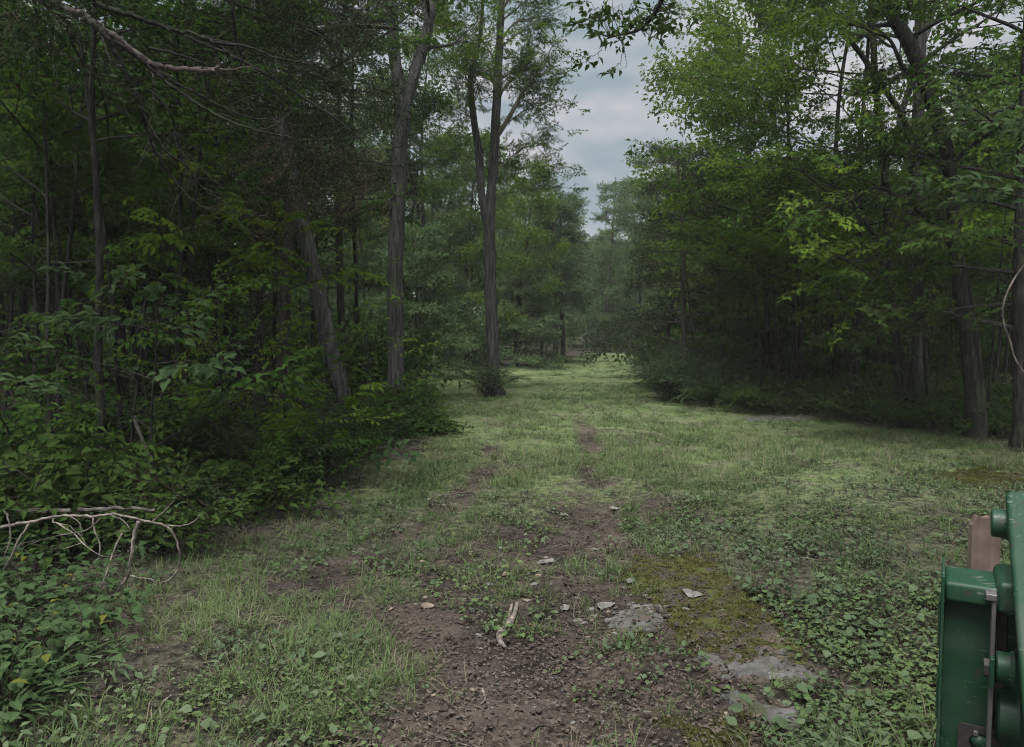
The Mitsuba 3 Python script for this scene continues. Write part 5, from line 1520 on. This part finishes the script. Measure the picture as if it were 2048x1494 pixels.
L1 = thing('tractor_loader', 'green steel front loader of a tractor at the right edge of the picture', 'loader')
D = 2.3
lpart('crossbar', pxbox(1886, 1162, 2075, 1203, D, .17, .012), 'green_paint', smooth=30)
lpart('crossbar_sleeve', pxbox(1990, 1162, 2070, 1232, D - .012, .20, .02), 'green_paint', smooth=30)
lpart('end_plate', pxbox(1880, 1152, 1886.5, 1640, D - .02, .20, .003), 'green_paint', smooth=30)
lpart('end_tab', pxbox(1875, 1200, 1880.3, 1292, D + .02, .07, .002), 'green_paint', smooth=30)
lpart('end_tab', pxbox(1876, 1352, 1880.3, 1440, D + .02, .07, .002), 'green_paint', smooth=30)
lpart('back_panel', pxbox(1886.8, 1180, 1988, 1660, D + .045, .02, .003), 'green_paint', label='dark green flat panel below the crossbar', smooth=30)
lpart('strap', pxbox(1982, 1196, 1990.5, 1640, D - .035, .05, .002), 'bare_steel', label='bare steel edge of the upright strap', smooth=30)
lpart('strap_tab', pxbox(1969, 1187, 1992, 1201, D - .04, .05, .003), 'bare_steel', smooth=30)
lpart('inner_web', pxbox(1991.5, 1180, 2012, 1660, D + .07, .02, .002), 'dark_steel', smooth=30)
lpart('rear_plate', pxbox(2012.5, 1150, 2150, 1700, D + .10, .03, .004), 'green_paint', smooth=30)
v, f = xcyl(1993, 2030, 1345, 27, D - .06, flare=.18)
lpart('pin_boss', (v, f), 'green_paint', smooth=30)
v, f = xcyl(1984, 2022, 1051, 24, D + .12, flare=.25)
lpart('pin_boss', (v, f), 'green_paint', smooth=30)
v, f = xcyl(1995, 2040, 1450, 44, D - .03, flare=.05)
lpart('pin_boss', (v, f), 'green_paint', smooth=30)
for px, py, dd in [(2003, 1315.5, D - .06 + .03), (1995, 1026.5, D + .12 + .03)]:
    c = Q(px, py, dd)
    lpart('grease_cap', trimesh.creation.icosphere(subdivisions=2, radius=.0075).apply_scale([1.3, 1.3, .7]).apply_translation(c), 'bare_steel', smooth=True)
hexm = trimesh.creation.cylinder(.024, .018, sections=6)
hexm.apply_transform(trimesh.transformations.rotation_matrix(math.pi / 2, [0, 1, 0]))
hexm.apply_translation(Q(1975, 1335, D - .03))
lpart('bolt', hexm, 'dark_steel')
lpart('lug', pxbox(1982, 1318, 1992.6, 1378, D - .062, .026, .003), 'green_paint', smooth=30)
# the latch plate with its hole low on the panel
hole = Polygon(Point(0, 0).buffer(.026))
pl_ = shapely.box(-.040, -.09, .040, .032).buffer(.012).difference(hole)
lm = trimesh.creation.extrude_polygon(pl_, .008, engine='earcut')
lm.apply_transform(trimesh.transformations.rotation_matrix(math.pi / 2, [1, 0, 0]))
lm.apply_translation(Q(1960, 1484, D + .035))
lpart('latch_plate', lm, 'dark_steel')
lpart('latch_pin', trimesh.creation.icosphere(subdivisions=3, radius=.018).apply_scale([1.2, .8, 1]).apply_translation(Q(1960, 1484, D + .03)), 'green_paint', smooth=True)
lpart('latch_lug', pxbox(1954, 1464, 1964, 1474, D + .02, .016, .002), 'bare_steel')


def slab(corners, thick, r=.006):
    """A plate between four corner points, rounded, thick along its own normal."""
    c = np.array(corners)
    n = unit(np.cross(c[1] - c[0], c[3] - c[0]))
    b = trimesh.creation.icosphere(subdivisions=1, radius=r).vertices
    return m3.Manifold.hull_points(np.vstack([b + p + n * o for p in c for o in (0, thick)]))


lpart('boom', slab([Q(2021, 992, 2.47), Q(2160, 992, 2.47), Q(2330, 1640, 1.75), Q(2078, 1640, 1.75)], .05, .012), 'green_paint', label='lighter green sloping top face of the boom', smooth=30)
c = Q(2040, 1640, D + .12)
lpart('parking_stand', rbox([c[0] - .05, D + .14, float(zg(c[0], D)) - .02], [c[0] + .03, D + .2, c[2] + .05], .006), 'green_paint', smooth=30)

W1 = P(1946, 1033, 2.42)
bw = 58 * 2.42 / FPX
bp = Polygon([(0, -1.0), (bw, -1.0), (bw, -.012), (bw * .8, -.004), (bw * .72, -.014), (bw * .6, .0), (bw * .45, -.006), (bw * .3, -.002), (bw * .18, .004), (bw * .0, -.030)])
bm = trimesh.creation.extrude_polygon(bp, .022, engine='earcut')
bm.apply_transform(trimesh.transformations.rotation_matrix(math.pi / 2, [1, 0, 0]))
bm.apply_translation(W1 + [0, .022, 0])
whole('wooden_board', 'weathered reddish-brown board with a splintered top standing behind the green crossbar', 'board', bm, 'old_board')


# ------------------------------------------------------------------ the damp air
scene['air'] = {'type': 'homogeneous', 'albedo': {'type': 'rgb', 'value': [.95, .95, .95]}, 'sigma_t': .0010}
scene['haze'] = {'type': 'cube', 'to_world': T().translate([0, 95, 8.6]).scale([168, 145, 10.0]), 'bsdf': {'type': 'null'}, 'interior': {'type': 'ref', 'id': 'air'}}
labels['haze'] = {'label': 'faint damp haze between the trees', 'category': 'haze', 'kind': 'stuff'}
scene['camera']['medium'] = {'type': 'ref', 'id': 'air'}


# ------------------------------------------------------------------ which one is which: look-alikes near the camera are told apart by their order from the left
WORDS = 'first second third fourth fifth sixth seventh eighth ninth tenth eleventh twelfth thirteenth fourteenth fifteenth sixteenth seventeenth eighteenth nineteenth twentieth'.split()
WORDS += ['twenty-' + w for w in WORDS[:9]] + ['thirtieth'] + ['thirty-' + w for w in WORDS[:9]] + ['fortieth'] + ['forty-' + w for w in WORDS[:9]] + ['fiftieth'] + ['fifty-' + w for w in WORDS[:9]]
same = {}
for key, (x, y) in {**NEAR_TREES, **WHERE}.items():
    if 'far back' not in labels[key]['label']:
        same.setdefault(labels[key]['label'], []).append((x / y, key))
for lab, members in same.items():
    for i, (_, key) in enumerate(sorted(members)):
        if len(members) > 1:
            labels[key]['label'] = f'{lab}, {WORDS[i]} from left'
